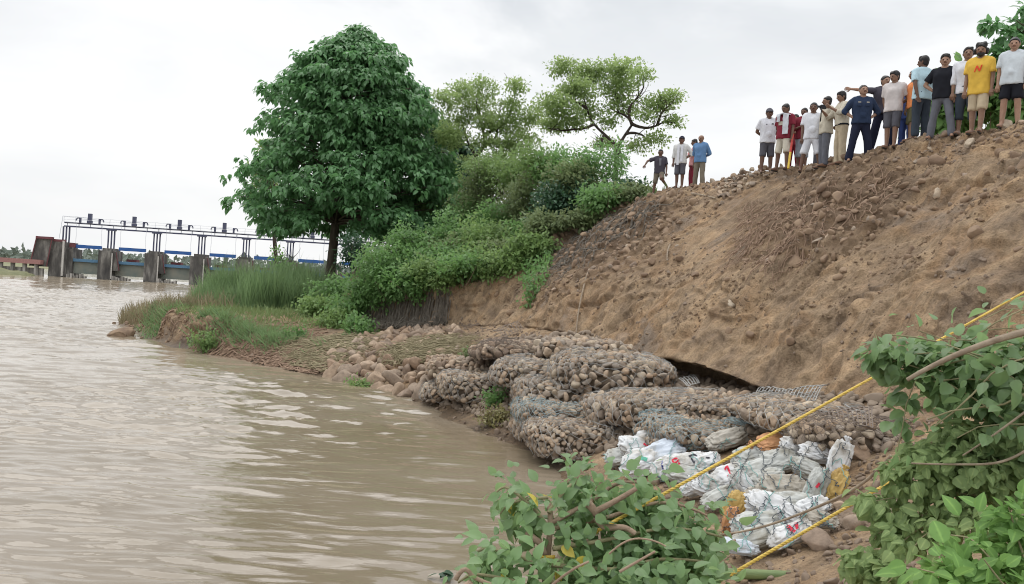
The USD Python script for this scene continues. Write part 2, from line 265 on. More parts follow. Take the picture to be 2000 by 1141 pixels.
earth = look('earth', {
    'g': ('geometry', {}), 'v': ('attribute', {'attribute': 'veg'}), 'd': ('attribute', {'attribute': 'humus'}), 'st': ('mapping', {'scale': (1.0, 1.0, .55)}),
    'n1': ('noise_texture', {'scale': .55, 'detail': 5., 'roughness': .6, 'distortion': .4}),
    'r1': ('rgb_ramp', {'ramp': [(.27, (.15, .114, .086)), (.4, (.222, .162, .11)), (.48, (.292, .214, .14)), (.56, (.255, .174, .107)), (.66, (.222, .172, .13)), (.78, (.18, .148, .12))]}),
    'n2': ('noise_texture', {'scale': 4.5, 'detail': 6., 'roughness': .68}), 'r2': ('rgb_ramp', {'ramp': [(.3, (.6, .58, .56)), (.5, (1, 1, 1)), (.7, (1.2, 1.2, 1.2))]}),
    'fl': ('attribute', {'attribute': 'fall'}), 'fm': ('mapping', {'scale': (1.6, .16, .3)}), 'n4': ('noise_texture', {'scale': 2.2, 'detail': 6., 'roughness': .62, 'distortion': .3}), 'r4': ('rgb_ramp', {'ramp': [(.3, (.68, .66, .65)), (.47, (1, 1, 1)), (.55, (1.12, 1.1, 1.06)), (.72, (1.38, 1.33, 1.25))]}), 'm4': ('mix', {'mix_type': 'multiply', 'fac': 1.}), 'ad4': ('math', {'math_type': 'multiply_add', 'value2': .9}),
    'n3': ('noise_texture', {'scale': 26., 'detail': 6., 'roughness': .7}), 'r3': ('rgb_ramp', {'ramp': [(.32, (.62, .6, .58)), (.48, (1, 1, 1)), (.68, (1.22, 1.2, 1.18))]}),
    'm1': ('mix', {'mix_type': 'multiply', 'fac': 1.}), 'm2': ('mix', {'mix_type': 'multiply', 'fac': 1.}),
    'hum': ('mix', {'mix_type': 'mix', 'color2': (.135, .092, .062)}), 'grn': ('mix', {'mix_type': 'mix', 'color2': (.085, .105, .04)}),
    'sx': ('separate_xyz', {}), 'wr': ('map_range', {'from_min': .02, 'from_max': .3, 'to_min': .5, 'to_max': 1.0, 'clamp': True}), 'rr': ('map_range', {'from_min': .02, 'from_max': .3, 'to_min': .35, 'to_max': .93, 'clamp': True}),
    'wet': ('mix', {'mix_type': 'multiply', 'fac': 1.}),
    'ad': ('math', {'math_type': 'multiply_add', 'value2': .6}), 'bp': ('bump', {'strength': .9, 'distance': .09}),
    'p': ('principled_bsdf', {'specular_ior_level': .2})},
    [('g.position', 'n1.vector'), ('n1.fac', 'r1.fac'), ('g.position', 'st.vector'), ('st.vector', 'n2.vector'), ('n2.fac', 'r2.fac'), ('g.position', 'n3.vector'), ('n3.fac', 'r3.fac'),
     ('r1.color', 'm1.color1'), ('r2.color', 'm1.color2'), ('fl.vector', 'fm.vector'), ('fm.vector', 'n4.vector'), ('n4.fac', 'r4.fac'), ('m1.color', 'm4.color1'), ('r4.color', 'm4.color2'), ('m4.color', 'm2.color1'), ('r3.color', 'm2.color2'), ('d.fac', 'hum.fac'), ('m2.color', 'hum.color1'), ('v.fac', 'grn.fac'), ('hum.color', 'grn.color1'),
     ('g.position', 'sx.vector'), ('sx.z', 'wr.value'), ('sx.z', 'rr.value'), ('grn.color', 'wet.color1'), ('wr.result', 'wet.color2'), ('wet.color', 'p.base_color'), ('rr.result', 'p.roughness'),
     ('n3.fac', 'ad.value1'), ('n2.fac', 'ad.value3'), ('n4.fac', 'ad4.value1'), ('ad.value', 'ad4.value3'), ('ad4.value', 'bp.height'), ('bp.normal', 'p.normal')])
bank = thing('river_bank', None, None, kind='structure')
slope = obj('earth_slope', (BV, bf), earth, bank, smooth=True)
UsdGeom.PrimvarsAPI(slope).CreatePrimvar('fall', Sdf.ValueTypeNames.Vector3fArray, 'vertex').Set(Vt.Vec3fArray.FromNumpy(np.stack([sg + ng * .25 + (meshkit.fbm(BANK * .6, 2, 77) - .5) * 1.2, ng + tz, sg * 0 + tz * .5], -1).reshape(-1, 3).astype(np.float32)))
primvar(slope, 'veg', np.clip(vegm, 0, 1).ravel() * .85)
hum = np.clip(rootm * 1.1 * (fin * 1.6 + .62) + np.clip((sg - (23.4 + (15 - ng) * 1.5)) / 1.2, 0, 1) * face * .8 + scarp * (mid * 2 + .1), 0, 1)
primvar(slope, 'humus', np.clip(hum, 0, .9).ravel())

# ------------------------------------------------------------------ the river
NR, NA = 760, 560
rr = np.concatenate([2.2 * (170 / 2.2) ** (np.linspace(0, 1, NR)), [230, 330, 600, 1500, 3500]])
aa = np.radians(np.linspace(-52, 26, NA))
WX = rr[:, None] * np.sin(aa)[None]; WY = rr[:, None] * np.cos(aa)[None]
def wn(sx, sy, seed, o=3, warp=0.):
    q = np.stack([WX * sx + warp * np.sin(WY * .3), WY * sy + warp * np.sin(WX * .23), WX * 0 + seed], -1); return meshkit.fbm(q, o, seed) - .5
edge = 1 / (1 + np.exp(-np.clip(-1.6 - .06 * WY - WX, -60, 60) / 1.4))          # the main current runs out to the left
patch = .45 + 1.0 * np.clip(wn(.05, .09, 13, 2) * 3.2 + .45, 0, 1)
z = 1.2 * edge * patch * (wn(.16, .5, 3, 2, .5) * .2 + (.5 - np.abs(wn(.42, 1.5, 4, 3, .8)) * 3) * .07 + wn(.7, 2.7, 5, 3, .6) * .12 + (.5 - np.abs(wn(1.3, 5.2, 14, 2, .8)) * 3) * .024)
z += (.45 + .55 * edge) * wn(1.5, 8.5, 15, 2) * .026 * np.clip(1.7 - rr[:, None] / 18, 0, 1)
z += (1 - edge) * (wn(.3, 1.0, 6, 2, .6) * .05 + wn(.6, 2.6, 7, 2, .5) * .04) + wn(1.7, 6.5, 8, 2) * .024
z *= np.clip(1.15 - rr[:, None] / 400, 0, 1) * (rr[:, None] < 200)
WV = np.stack([WX, WY, z], -1).reshape(-1, 3)
k = len(rr); i, j = np.meshgrid(np.arange(k - 1), np.arange(NA - 1), indexing='ij'); a0 = i * NA + j
wq = np.stack([a0, a0 + 1, a0 + NA + 1, a0 + NA], -1).reshape(-1, 4)[:, ::-1]
water = look('turbid_water', {
    'g': ('geometry', {}), 'm': ('mapping', {'scale': (.7, 2.8, 1.)}), 'm2': ('mapping', {'scale': (.12, .34, 1.)}),
    'n': ('noise_texture', {'scale': 2.2, 'detail': 3., 'roughness': .5, 'distortion': .5}), 'n2': ('noise_texture', {'scale': 1.0, 'detail': 5., 'roughness': .55, 'distortion': .6}),
    'c': ('rgb_ramp', {'ramp': [(.3, (.15, .119, .08)), (.5, (.18, .146, .104)), (.7, (.21, .175, .134))]}),
    'bp': ('bump', {'strength': .42, 'distance': .02}), 'fo': ('rgb_ramp', {'ramp': [(.0, (.10, .10, .10)), (.5, (.14, .14, .14)), (1., (.3, .3, .3))]}),
    'p': ('principled_bsdf', {'roughness': .07, 'ior': 1.42, 'specular_ior_level': .5})},
    [('g.position', 'm.vector'), ('m.vector', 'n.vector'), ('g.position', 'm2.vector'), ('m2.vector', 'n2.vector'), ('n2.fac', 'c.fac'), ('c.color', 'p.base_color'), ('n.fac', 'bp.height'), ('bp.normal', 'p.normal')])
obj('river', (WV, wq), water, smooth=True, kind='structure')
# ------------------------------------------------------------------ far shore and its wood
rng = np.random.default_rng(5)
fx = np.linspace(-700, 500, 140); fy = np.array([215, 232, 300, 420, 900.])
FX, FY = np.meshgrid(fx, fy, indexing='ij')
FZ = np.array([-.6, .9, 1.3, 1.6, 2.0])[None] + (meshkit.fbm(np.stack([FX * .02, FY * .02, FX * 0], -1), 3, 4) - .5) * 1.0
FYY = FY + (meshkit.fbm(np.stack([FX * .012, FX * 0, FX * 0], -1), 3, 9) - .5) * 60
i, j = np.meshgrid(np.arange(139), np.arange(4), indexing='ij'); a0 = i * 5 + j
obj('far_bank', (np.stack([FX, FYY, FZ], -1).reshape(-1, 3), np.stack([a0, a0 + 5, a0 + 6, a0 + 1], -1).reshape(-1, 4)), mottled('far_ground', [(.3, (.12, .14, .06)), (.6, (.2, .19, .11)), (.8, (.3, .25, .18))], scale=.12), kind='structure')

def rot_frames(axis, normal):
    x = unit(axis); z = normal - x * (normal * x).sum(-1, keepdims=True); z = unit(z); y = np.cross(z, x); return x, y, z
def scatter(tv, tf, pos, axis, normal, size, wid=1.0):
    """Copies of a small template (x along, y across, z up) laid at pos."""
    pos = np.asarray(pos, float); n = len(pos); x, y, z = rot_frames(np.asarray(axis, float), np.asarray(normal, float))
    size = np.broadcast_to(np.asarray(size, float), (n,))[:, None, None]; wid = np.broadcast_to(np.asarray(wid, float), (n,))[:, None, None]
    v = pos[:, None] + size * (tv[None, :, 0:1] * x[:, None] + wid * tv[None, :, 1:2] * y[:, None] + tv[None, :, 2:3] * z[:, None])
    f = tf[None] + (np.arange(n) * len(tv))[:, None, None]
    return v.reshape(-1, 3), f.reshape(-1, tf.shape[1])
def leaf_template(stations, widths, fold=.18, droop=.25, cols=3, curl=0.):
    t = np.array(stations, float); w = np.array(widths, float)
    vs = []
    for a, b in zip(t, w):
        for c in np.linspace(-1, 1, cols): vs.append([a, c * b, fold * abs(c) * b - droop * a * a + curl * c * c * b])
    vs = np.array(vs); k = len(t)
    i, j = np.meshgrid(np.arange(k - 1), np.arange(cols - 1), indexing='ij'); a0 = i * cols + j
    q = np.stack([a0, a0 + cols, a0 + cols + 1, a0 + 1], -1).reshape(-1, 4)
    f = np.vstack([q[:, [0, 1, 2]], q[:, [0, 2, 3]]])
    ar = np.linalg.norm(np.cross(vs[f[:, 1]] - vs[f[:, 0]], vs[f[:, 2]] - vs[f[:, 0]]), axis=1)
    return vs, f[ar > 1e-9]
TEAK = leaf_template([0, .25, .6, 1], [.03, .27, .27, .0], fold=.25, droop=.45)
SMALL = leaf_template([0, .45, 1], [.06, .3, .0], fold=.2, droop=.15)
SPRAY = (np.array([[0, 0, 0], [.5, .3, .06], [1, .05, -.1], [.5, -.3, .06], [.45, 0, -.04]], float), np.array([[0, 4, 1], [1, 4, 2], [2, 4, 3], [3, 4, 0]]))
OVATE = leaf_template([0, .12, .35, .62, .84, 1], [.02, .2, .33, .3, .15, .0], fold=.22, droop=.3, cols=5)
OVATE2 = leaf_template([0, .1, .3, .58, .82, 1], [.04, .27, .39, .33, .16, .01], fold=.34, droop=.5, cols=5, curl=-.16)
ROUND = leaf_template([0, .1, .35, .65, .9, 1], [.05, .28, .42, .38, .2, .06], fold=.12, droop=.18, cols=5, curl=.1)
BLADE = (np.array([[0, -.012, 0], [0, .012, 0], [.45, .011, .02], [.45, -.011, .02], [.8, .006, -.05], [.8, -.006, -.05], [1, 0, -.16]], float), np.array([[0, 1, 2], [0, 2, 3], [3, 2, 4], [3, 4, 5], [5, 4, 6]]))
def rdir(rng, n): return unit(rng.normal(size=(n, 3)))
def in_blobs(rng, C, R, n, inner=.25):
    """Points in a heap of ellipsoids, denser towards their outsides; and the outward direction of each."""
    w = (R[:, 0] * R[:, 1] * R[:, 2]) ** .67; b = rng.choice(len(C), n, p=w / w.sum())
    d = rdir(rng, n); r = (inner ** 3 + (1 - inner ** 3) * rng.random(n)) ** (1 / 2.2)
    return C[b] + d * r[:, None] * R[b], unit(d / R[b]), b

wood = []
far_leaf = leafy('far_foliage', [(.13, .155, .13), (.16, .18, .15), (.11, .135, .115)], trans=.1, rough=.8)
n = 9000; x = rng.uniform(-620, 420, n); hgt = 2.2 + 5.5 * meshkit.fbm(np.stack([x * .03, x * 0, x * 0], -1), 4, 3) ** 1.2
pos = np.stack([x, rng.uniform(300, 380, n), 1.2 + hgt * rng.random(n) ** .8], -1)
v, f = scatter(*SPRAY, pos, rdir(rng, n) + [0, 0, .2], rdir(rng, n) + [0, -1, .6], rng.uniform(2.2, 4.2, n))
wd = obj('far_wood', (v, f), far_leaf, kind='stuff', label='low dark line of trees along the far bank behind the barrage', cat='wood')

# ------------------------------------------------------------------ the barrage across the river
conc = mottled('stained_concrete', [(.3, (.05, .047, .045)), (.5, (.10, .093, .085)), (.62, (.19, .178, .16)), (.75, (.34, .32, .29))], scale=.9, bscale=6, stretch=(1.2, 1.2, .35))
conc2 = mottled('weathered_apron', [(.35, (.12, .11, .1)), (.5, (.3, .28, .25)), (.65, (.5, .47, .43))], scale=1.4, bscale=6, stretch=(1.6, 1.6, .12))
pale = plain('pale_concrete', (.5, .47, .43)); steel = plain('dark_steel', (.07, .075, .12), rough=.5); bluep = plain('blue_gate_paint', (.03, .1, .3), rough=.5)
cyanp = plain('faded_blue_paint', (.10, .2, .3)); gateg = mottled('wet_gate_skin', [(.3, (.16, .19, .17)), (.7, (.27, .26, .21))], scale=.5, rough=.5)
maroon = plain('maroon_rail_paint', (.15, .055, .06)); redp = plain('faded_red_paint', (.33, .17, .155)); greyst = plain('pale_steel', (.45, .47, .52), rough=.5)
O = np.array([-79.5, 140.5, 0.0]); BA = math.radians(6.0); UX = V3(math.cos(BA), math.sin(BA), 0); UY = V3(-math.sin(BA), math.cos(BA), 0)
bar = thing('barrage', 'long low river barrage with blue gates hung between grey piers', 'barrage')
def W(x, y, z): return O + x * UX + y * UY + V3(0, 0, z)
def bbox(mb, x, y, z, sx, sy, sz): mb.box(W(x, y, z + sz / 2), (sx, sy, sz), rz=BA); return mb
PS, P0 = 7.62, 9.4                                                  # pier spacing, first pier
piers = [P0 + PS * k for k in range(7)]
for x in piers:
    b = MB(); bbox(b, x, 1.5, -1, 2.25, 5.0, 6.0); pr = obj('pier', b.get(), conc, bar)
    b = MB(); bbox(b, x + .1, 1.5, 5.0, 1.5, 4.2, .42); obj('pier_cap', b.get(), conc, pr)
    b = MB(); bbox(b, x + 1.19, -1.06, .2, .16, .14, 4.4); obj('guide_rail', b.get(), pale, pr)
    b = MB().tm(trimesh.creation.extrude_polygon(__import__('shapely').Polygon([(0, 0), (1.05, 0), (.42, 3.3), (0, 3.4)]), .9)); v, f = b.get()
    v = np.stack([v[:, 0], -v[:, 2], v[:, 1]], -1); v = W(x + 1.13, .2, 1.6) + v[:, :1] * UX + v[:, 1:2] * UY + v[:, 2:] * V3(0, 0, 1)
    obj('buttress', (v, f), conc, pr)
    b = MB().tube([W(x + 1.2, -.5, 4.95), W(x + 1.6, -.5, 4.8), W(x + 2.25, -.5, 1.7)], .085); obj('stair_rail', b.get(), maroon, pr)
    for c in (-.42, .05, .5):
        b = MB(); bbox(b, x + .1 + c, 1.0 + .3 * c, 5.42, .19, .24, 3.45); obj('column', b.get(), steel, bar)
    b = MB(); bbox(b, x + .1, 1.0, 8.5, 1.5, .8, .16); obj('bracket', b.get(), steel, bar)
x0, x1 = 1.7, piers[-1] + 4
for zz, m in ((8.68, steel), (9.32, steel)):
    b = MB(); bbox(b, (x0 + x1) / 2, 1.0, zz, x1 - x0, .5, .24); obj('girder', b.get(), m, bar)
b = MB()
for x in np.arange(x0 + .5, x1, 1.9): bbox(b, x, .9, 8.83, .1, .1, .49)
obj('girder_web', b.get(), greyst, bar)
b = MB(); bbox(b, (x0 + x1) / 2, 1.3, 9.48, x1 - x0, 1.3, .07); obj('walkway', b.get(), greyst, bar)
b = MB()
for zz in (9.95, 10.4): b.tube([W(x0, .6, zz), W(x1, .6, zz)], .02, 4)
for x in np.arange(x0, x1, 1.9): bbox(b, x, .6, 9.55, .04, .04, .87)
obj('handrail', b.get(), greyst, bar)
xs = [-.4] + piers
for k in range(7):
    c = (xs[k] + xs[k + 1]) / 2 + .1
    if k == 0: c = 5.95
    b = MB(); bbox(b, c, .7, 10.05, .55, .6, 1.15); bbox(b, c, .7, 9.55, .7, .7, .45); obj('hoist_motor', b.get(), steel, bar)
    for sgn in (-1, 1):
        a = np.linspace(0, np.pi, 9)
        b = MB().tube([W(c + sgn * 1.95 - .32 * math.cos(t) * sgn, .7, 9.85 + .5 * math.sin(t)) for t in a], .11); bbox(b, c + sgn * 1.6, .7, 9.55, .22, .5, .85); obj('hoist_gearbox', b.get(), steel, bar)
    b = MB().tube([W(c - 1.6, .7, 10.2), W(c + 1.6, .7, 10.2)], .05); obj('drive_shaft', b.get(), greyst, bar)
    w = 4.4
    b = MB(); bbox(b, c, .6, 5.15, w, .5, .58); obj('upper_beam', b.get(), bluep, bar)
    for s in (-1, 1): b = MB().tube([W(c + s * (w / 2 - .1), .6, 5.7), W(c + s * (w / 2 - .1), .6, 9.4)], .025, 4); obj('hoist_rope', b.get(), greyst, bar)
    b = MB(); bbox(b, c, .9, .75, 5.45 if k else 4.6, .5, 2.05); g = obj('gate', b.get(), gateg, bar)
    b = MB(); bbox(b, c, .72, 2.8, 5.45 if k else 4.6, .9, .5); obj('gate_top', b.get(), cyanp, g)
    b = MB(); 
    for q in range(6): bbox(b, c - 2.4 + q * (.5 if k % 2 else .52), -.8 + .1 * (q % 3), -.5, .4 - .05 * (q % 2), .8, 1.05 + .2 * math.sin(q * 2.1 + k))
    obj('apron_block', b.get(), conc2, bar)
    if k: 
        b = MB(); bbox(b, xs[k] + 2.75, 4.5, 3.0, 1.7, 1.5, .75); obj('road_parapet', b.get(), maroon, bar)
b = MB(); bbox(b, (x0 + x1) / 2 + 3, 6.5, 2.35, x1 - x0, 3, .45); obj('road_deck', b.get(), conc, bar)
for cx in (1.6, 2.05, 2.5):
    b = MB(); bbox(b, cx, 1.0 + .3 * (cx - 2), 6.0, .19, .24, 2.75); obj('column', b.get(), steel, bar)
# the abutment with its stair tower and the low deck to its left
b = MB(); bbox(b, 1.6, 1.5, -1, 2.6, 5, 7.0); bbox(b, 3.25, 2, -1, .9, 4, 5.9); ab = obj('abutment', b.get(), conc, bar)
b = MB(); bbox(b, 2.6, -1.1, .2, .3, .2, 6.0); obj('guide_rail', b.get(), pale, ab)
b = MB(); bbox(b, 1.7, -.9, 6.0, 2.2, .25, .4); bbox(b, 3.5, .3, 5.2, 1.0, .25, .7); obj('parapet', b.get(), maroon, ab)
sh = __import__('shapely').Polygon([(-2.5, 1.6), (.2, 1.6), (.9, 6.7), (-1.6, 6.7)])
st = trimesh.creation.extrude_polygon(sh, .6); v = st.vertices; v = W(0, -1.4, 0) + v[:, :1] * UX + v[:, 2:] * UY + v[:, 1:2] * V3(0, 0, 1)
rp = obj('stair_wall', (v, st.faces), conc, bar)
for a, c in (((-2.5, 1.6), (-1.6, 6.7)), ((.2, 1.6), (.9, 6.7))): 
    b = MB().tube([W(a[0], -1.55, a[1]), W(c[0], -1.55, c[1])], .1, 4); obj('stair_edge', b.get(), maroon, rp)
b = MB(); bbox(b, -.35, -1.55, 6.3, 2.7, .3, .4); obj('stair_head', b.get(), maroon, rp)
b = MB(); bbox(b, -6.0, -2.2, 1.95, 11.5, 1.2, .75); obj('side_deck', b.get(), redp, bar)
b = MB()
for q in range(6): bbox(b, -10.6 + q * 1.9, -2.1, -.5, .5, .6, 2.5)
bbox(b, -6.0, -1.5, -.6, 11.5, .6, 1.9); obj('deck_wall', b.get(), conc2, bar)
b = MB().tube([W(1.5, .6, 10.5), W(1.1, .6, 6.6)], .04, 4); b.tube([W(1.5, .6, 10.5), W(6, .6, 10.5)], .03, 4); obj('mast', b.get(), greyst, bar)
# grassy spit at the foot of the abutment
q = trimesh.creation.icosphere(4); vv = q.vertices * [15, 4.5, 1.5]; vv = vv + (meshkit.fbm(vv * .7, 3, 8) - .5)[:, None] * 1.0
obj('far_spit', (W(-14, -5, -.35) + vv, q.faces), mottled('far_grass', [(.3, (.12, .13, .07)), (.6, (.17, .17, .09)), (.8, (.23, .19, .13))], scale=.7), kind='structure')

# ------------------------------------------------------------------ trees
bark = mottled('bark', [(.3, (.055, .042, .032)), (.6, (.12, .095, .075)), (.8, (.2, .17, .14))], scale=5, bscale=30, bump=.8, stretch=(1, 1, .25))
darkbark = mottled('dark_bark', [(.3, (.03, .022, .018)), (.7, (.075, .055, .045))], scale=8, bscale=40, bump=.7)
twig = mottled('dry_twig', [(.3, (.16, .12, .085)), (.7, (.33, .27, .2))], scale=12, bscale=60)
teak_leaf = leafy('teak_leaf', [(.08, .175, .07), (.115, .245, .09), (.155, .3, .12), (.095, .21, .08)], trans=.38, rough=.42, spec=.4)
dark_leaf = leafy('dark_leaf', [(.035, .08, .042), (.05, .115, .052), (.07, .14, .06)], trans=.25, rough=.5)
acacia_leaf = leafy('acacia_leaf', [(.17, .24, .085), (.22, .3, .11), (.28, .34, .14), (.2, .25, .11)], trans=.55, rough=.6)
bush_leaf = leafy('bush_leaf', [(.10, .19, .06), (.14, .255, .08), (.18, .3, .1), (.115, .21, .07)], trans=.42, rough=.5)
bush_lite = leafy('light_bush_leaf', [(.13, .21, .065), (.18, .27, .085), (.22, .3, .11), (.15, .2, .08)], trans=.4, rough=.55)
bush_oliv = leafy('olive_bush_leaf', [(.12, .165, .065), (.16, .2, .085), (.2, .22, .115), (.15, .16, .085)], trans=.3, rough=.6)

def limb(mb, pts, r0, r1, n=10, sides=6): mb.tube(curve(pts, n), np.linspace(r0, r1, n), sides)
def teak(name, label, px0, d, base_z, prof, seed, nclus, mat=None, trunk_px=None, leaf=.5, group=None, lower=True):
    """A broad tree: whorled limbs, each ending in umbrellas of big hanging leaves. prof: (pixel row, pixel centre, pixel half-width) of its outline."""
    rng = np.random.default_rng(seed); t = thing(name, label, 'tree', group)
    pr = np.array(prof, float); pr[:, 1] += 12; k = d / FOC
    zc = np.array([at(c, y, d)[2] for y, c, w in pr]); xc = np.array([at(c, y, d)[0] for y, c, w in pr]); hw = pr[:, 2] * k
    o = np.argsort(zc); zc, xc, hw = zc[o], xc[o], hw[o]; yc = at(px0, 300, d)[1]
    tr = at(px0, 545, d)
    b = MB(); top = zc[-1] - .6; ztr = np.linspace(base_z - .3, top, 14)
    tp = np.stack([np.interp(ztr, [base_z, zc[len(zc) // 2], top], [tr[0], (tr[0] + xc[len(xc) // 2]) / 2, xc[-1]]), np.full(14, yc), ztr], -1)
    b.tube(tp, .3 * np.linspace(1, .12, 14) ** .8, 9); limb(b, [tp[0] + [0, 0, -.3], tp[1]], .42, .27, 5, 9)
    obj('trunk', b.get(), bark, t, smooth=True)
    C, Ax = [], []; bl = MB(); np_ = nclus // 9                    # boughs, each ending in a flat shelf of leaf umbrellas
    for q in range(np_):
        z = zc[0] + (zc[-1] - zc[0]) * ((q + rng.random()) / np_); w = np.interp(z, zc, hw); a = q * 2.39996  + rng.uniform(-.5, .5)
        w = w * min(1.02, .72 + .6 * meshkit.fbm(np.array([[math.cos(a) * 1.5 + 7, math.sin(a) * 1.5, z * .62 + 3]]), 2, seed)[0])
        r = w * ((rng.uniform(.72, .95) if q % 3 else rng.uniform(.95, 1.12)) if rng.random() < .8 else rng.uniform(.25, .7)); e = np.array([np.interp(z, zc, xc) + r * math.cos(a), yc + r * math.sin(a) * .95, z - .06 * r])
        zs = max(zc[0] + .1 * (q % 5), z - .38 * r); s = np.array([np.interp(zs, ztr, tp[:, 0]), yc, zs])
        if q % 2 == 0: limb(bl, [s, (s + e) / 2 + [0, 0, .05 * r], e], .06, .016, 7, 5)
        sp = max(.35, min(1.15, w * .3)); out = V3(math.cos(a), math.sin(a), 0); sd = V3(-out[1], out[0], 0)
        for _ in range(9):
            g = rng.normal(0, 1, 3) * .55; o2 = out * g[0] * sp * .8 + sd * g[1] * sp * 1.15 + V3(0, 0, g[2] * .24 - .22 * sp * (g[0] + 1) ** 2 * .5)
            C.append(e - out * sp * .35 + o2); Ax.append(unit(out * .9 + o2 * .4 + V3(0, 0, .25)))
    nclus = len(C)
    obj('branch', bl.get(), bark, t, smooth=True)
    C = np.array(C); Ax = unit(np.array(Ax)); nl = 13
    az = rng.uniform(0, 2 * np.pi, (nclus, nl)); el = rng.uniform(-.75, .6, (nclus, nl))
    dirs = np.stack([np.cos(az) * np.cos(el), np.sin(az) * np.cos(el), np.sin(el)], -1) + .55 * Ax[:, None]
    pos = (C[:, None] + unit(dirs) * rng.uniform(.02, .22, (nclus, nl, 1)) + rng.normal(0, .09, (nclus, nl, 3))).reshape(-1, 3)
    dirs = unit(dirs.reshape(-1, 3)) + [0, 0, -.45]
    nrm = rdir(rng, len(pos)) * .5 + [0, 0, 1.0]
    v, f = scatter(*TEAK, pos, dirs, nrm, rng.uniform(leaf * .7, leaf * 1.15, len(pos)))
    obj('crown', (v, f), mat or teak_leaf, t, smooth=True)
    return t
teak('broadleaf_tree', 'tall full dark green tree with large drooping leaves, a straight trunk on the grassy spit', 642, 45.0, 1.7,
     [(62, 690, 8), (85, 690, 55), (110, 685, 95), (140, 682, 125), (180, 675, 155), (220, 680, 158), (255, 680, 168), (300, 690, 185), (345, 688, 205), (385, 680, 212), (420, 672, 205), (440, 676, 185)], 3, 3900, leaf=.32)
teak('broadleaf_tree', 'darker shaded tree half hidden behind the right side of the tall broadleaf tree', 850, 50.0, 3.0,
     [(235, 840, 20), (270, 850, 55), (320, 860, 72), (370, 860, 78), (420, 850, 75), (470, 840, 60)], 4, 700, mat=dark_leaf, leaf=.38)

def blobs_from(px_list, d, depth=.8, dj=0., seed=0):
    rng = np.random.default_rng(seed); C, R = [], []
    for x, y, rx, ry in px_list:
        k = d / FOC; C.append(at(x, y, d + rng.uniform(-dj, dj))); R.append([rx * k, rx * k * depth, ry * k])
    return np.array(C), np.array(R)
def feathery(name, label, d, base, limbs, blobs, seed, n=9000, leaf=.17, mat=None, bk=None, r0=.16, dj=1.2):
    """A thin-crowned tree: bare dark limbs and small sprays of leaflets."""
    rng = np.random.default_rng(seed); t = thing(name, label, 'tree'); b = MB(); k = d / FOC
    for lm in limbs:
        pts = []; off = rng.uniform(-1, 1) * dj
        for q, (x, y) in enumerate(lm): pts.append(at(x, y, d + off * (q / max(1, len(lm) - 1)) * (0 if lm is limbs[0] else 1)))
        a, e = (r0, r0 * .75) if lm is limbs[0] else (r0 * .5, r0 * .1)
        limb(b, pts, a, e, 12, 6)
        for q in range(0 if lm is limbs[0] else 7):                # twigs
            s = curve(pts, 12)[rng.integers(4, 12)]; e = s + rdir(rng, 1)[0] * rng.uniform(.4, 1.0) + [0, 0, .35]
            limb(b, [s, (s + e) / 2 + rng.normal(0, .06, 3), e], .022, .007, 5, 4)
    obj('trunk', b.get(), bk or darkbark, t, smooth=True)
    C, R = blobs_from(blobs, d, .9, dj, seed); R = R * rng.uniform(.68, .98, (len(R), 1))
    ns = n // 14; P, D, B = in_blobs(rng, C, R, ns, .1)
    pos = (P[:, None] + rng.normal(0, 1, (ns, 14, 3)) * [.2, .2, .09]).reshape(-1, 3); D = np.repeat(D, 14, 0)
    v, f = scatter(*SPRAY, pos, D * .5 + rdir(rng, len(pos)), rdir(rng, len(pos)) * .6 + [0, 0, .8], rng.uniform(leaf * .6, leaf * 1.3, len(pos)))
    obj('crown', (v, f), mat or acacia_leaf, t)
    return t
feathery('acacia_tree', 'airy light green tree with bare forked dark limbs, just left of the four distant men', 38.0, None,
    [[(1190, 440), (1200, 380), (1203, 330), (1205, 285)], [(1205, 285), (1180, 262), (1158, 240), (1146, 212), (1138, 185), (1120, 160), (1112, 140)], [(1205, 290), (1222, 262), (1234, 242), (1225, 228), (1208, 220), (1205, 205), (1200, 170)],
     [(1234, 242), (1262, 250), (1284, 245), (1300, 238), (1325, 244)], [(1234, 242), (1228, 215), (1245, 190), (1257, 170), (1255, 140)], [(1160, 243), (1135, 252), (1120, 253), (1095, 255), (1070, 250)], [(1146, 212), (1125, 200), (1105, 195)],
     [(1284, 245), (1290, 225), (1310, 205)], [(1205, 285), (1215, 320), (1210, 350)], [(1222, 262), (1250, 262), (1270, 285)], [(1180, 262), (1176, 275), (1172, 295)]],
    [(1105, 135, 38, 24), (1150, 140, 45, 30), (1215, 132, 48, 25), (1250, 150, 25, 26), (1130, 175, 50, 28), (1205, 170, 48, 32), (1085, 205, 42, 26), (1150, 215, 48, 26), (1215, 210, 40, 26), (1285, 205, 45, 22), (1310, 190, 28, 16),
     (1110, 235, 42, 22), (1262, 225, 30, 16), (1315, 238, 24, 14), (1075, 245, 28, 20), (1280, 272, 34, 12), (1180, 280, 30, 14), (1245, 285, 28, 12), (1190, 240, 24, 12)], 7, n=15000, leaf=.15)
feathery('acacia_tree', 'thin light green tree with a ragged crown left of the forked one', 44.0, None,
    [[(935, 460), (930, 400), (928, 345), (930, 300)], [(930, 305), (915, 280), (905, 250), (900, 215)], [(930, 305), (945, 285), (945, 262), (935, 230), (930, 190)], [(945, 285), (970, 262), (972, 240), (980, 200)], [(945, 262), (990, 235), (1005, 190), (1010, 165)], [(930, 300), (960, 280), (1000, 275), (1030, 280)]],
    [(870, 195, 28, 20), (905, 180, 34, 26), (945, 170, 36, 26), (935, 210, 42, 28), (895, 230, 42, 28), (1008, 170, 26, 20), (1000, 205, 28, 26), (960, 240, 44, 26), (880, 265, 36, 28), (1005, 245, 34, 28), (1040, 225, 28, 24), (985, 285, 46, 26), (940, 275, 30, 16), (1025, 280, 34, 24), (920, 320, 46, 20), (990, 320, 52, 22)], 8, n=16000, leaf=.155)
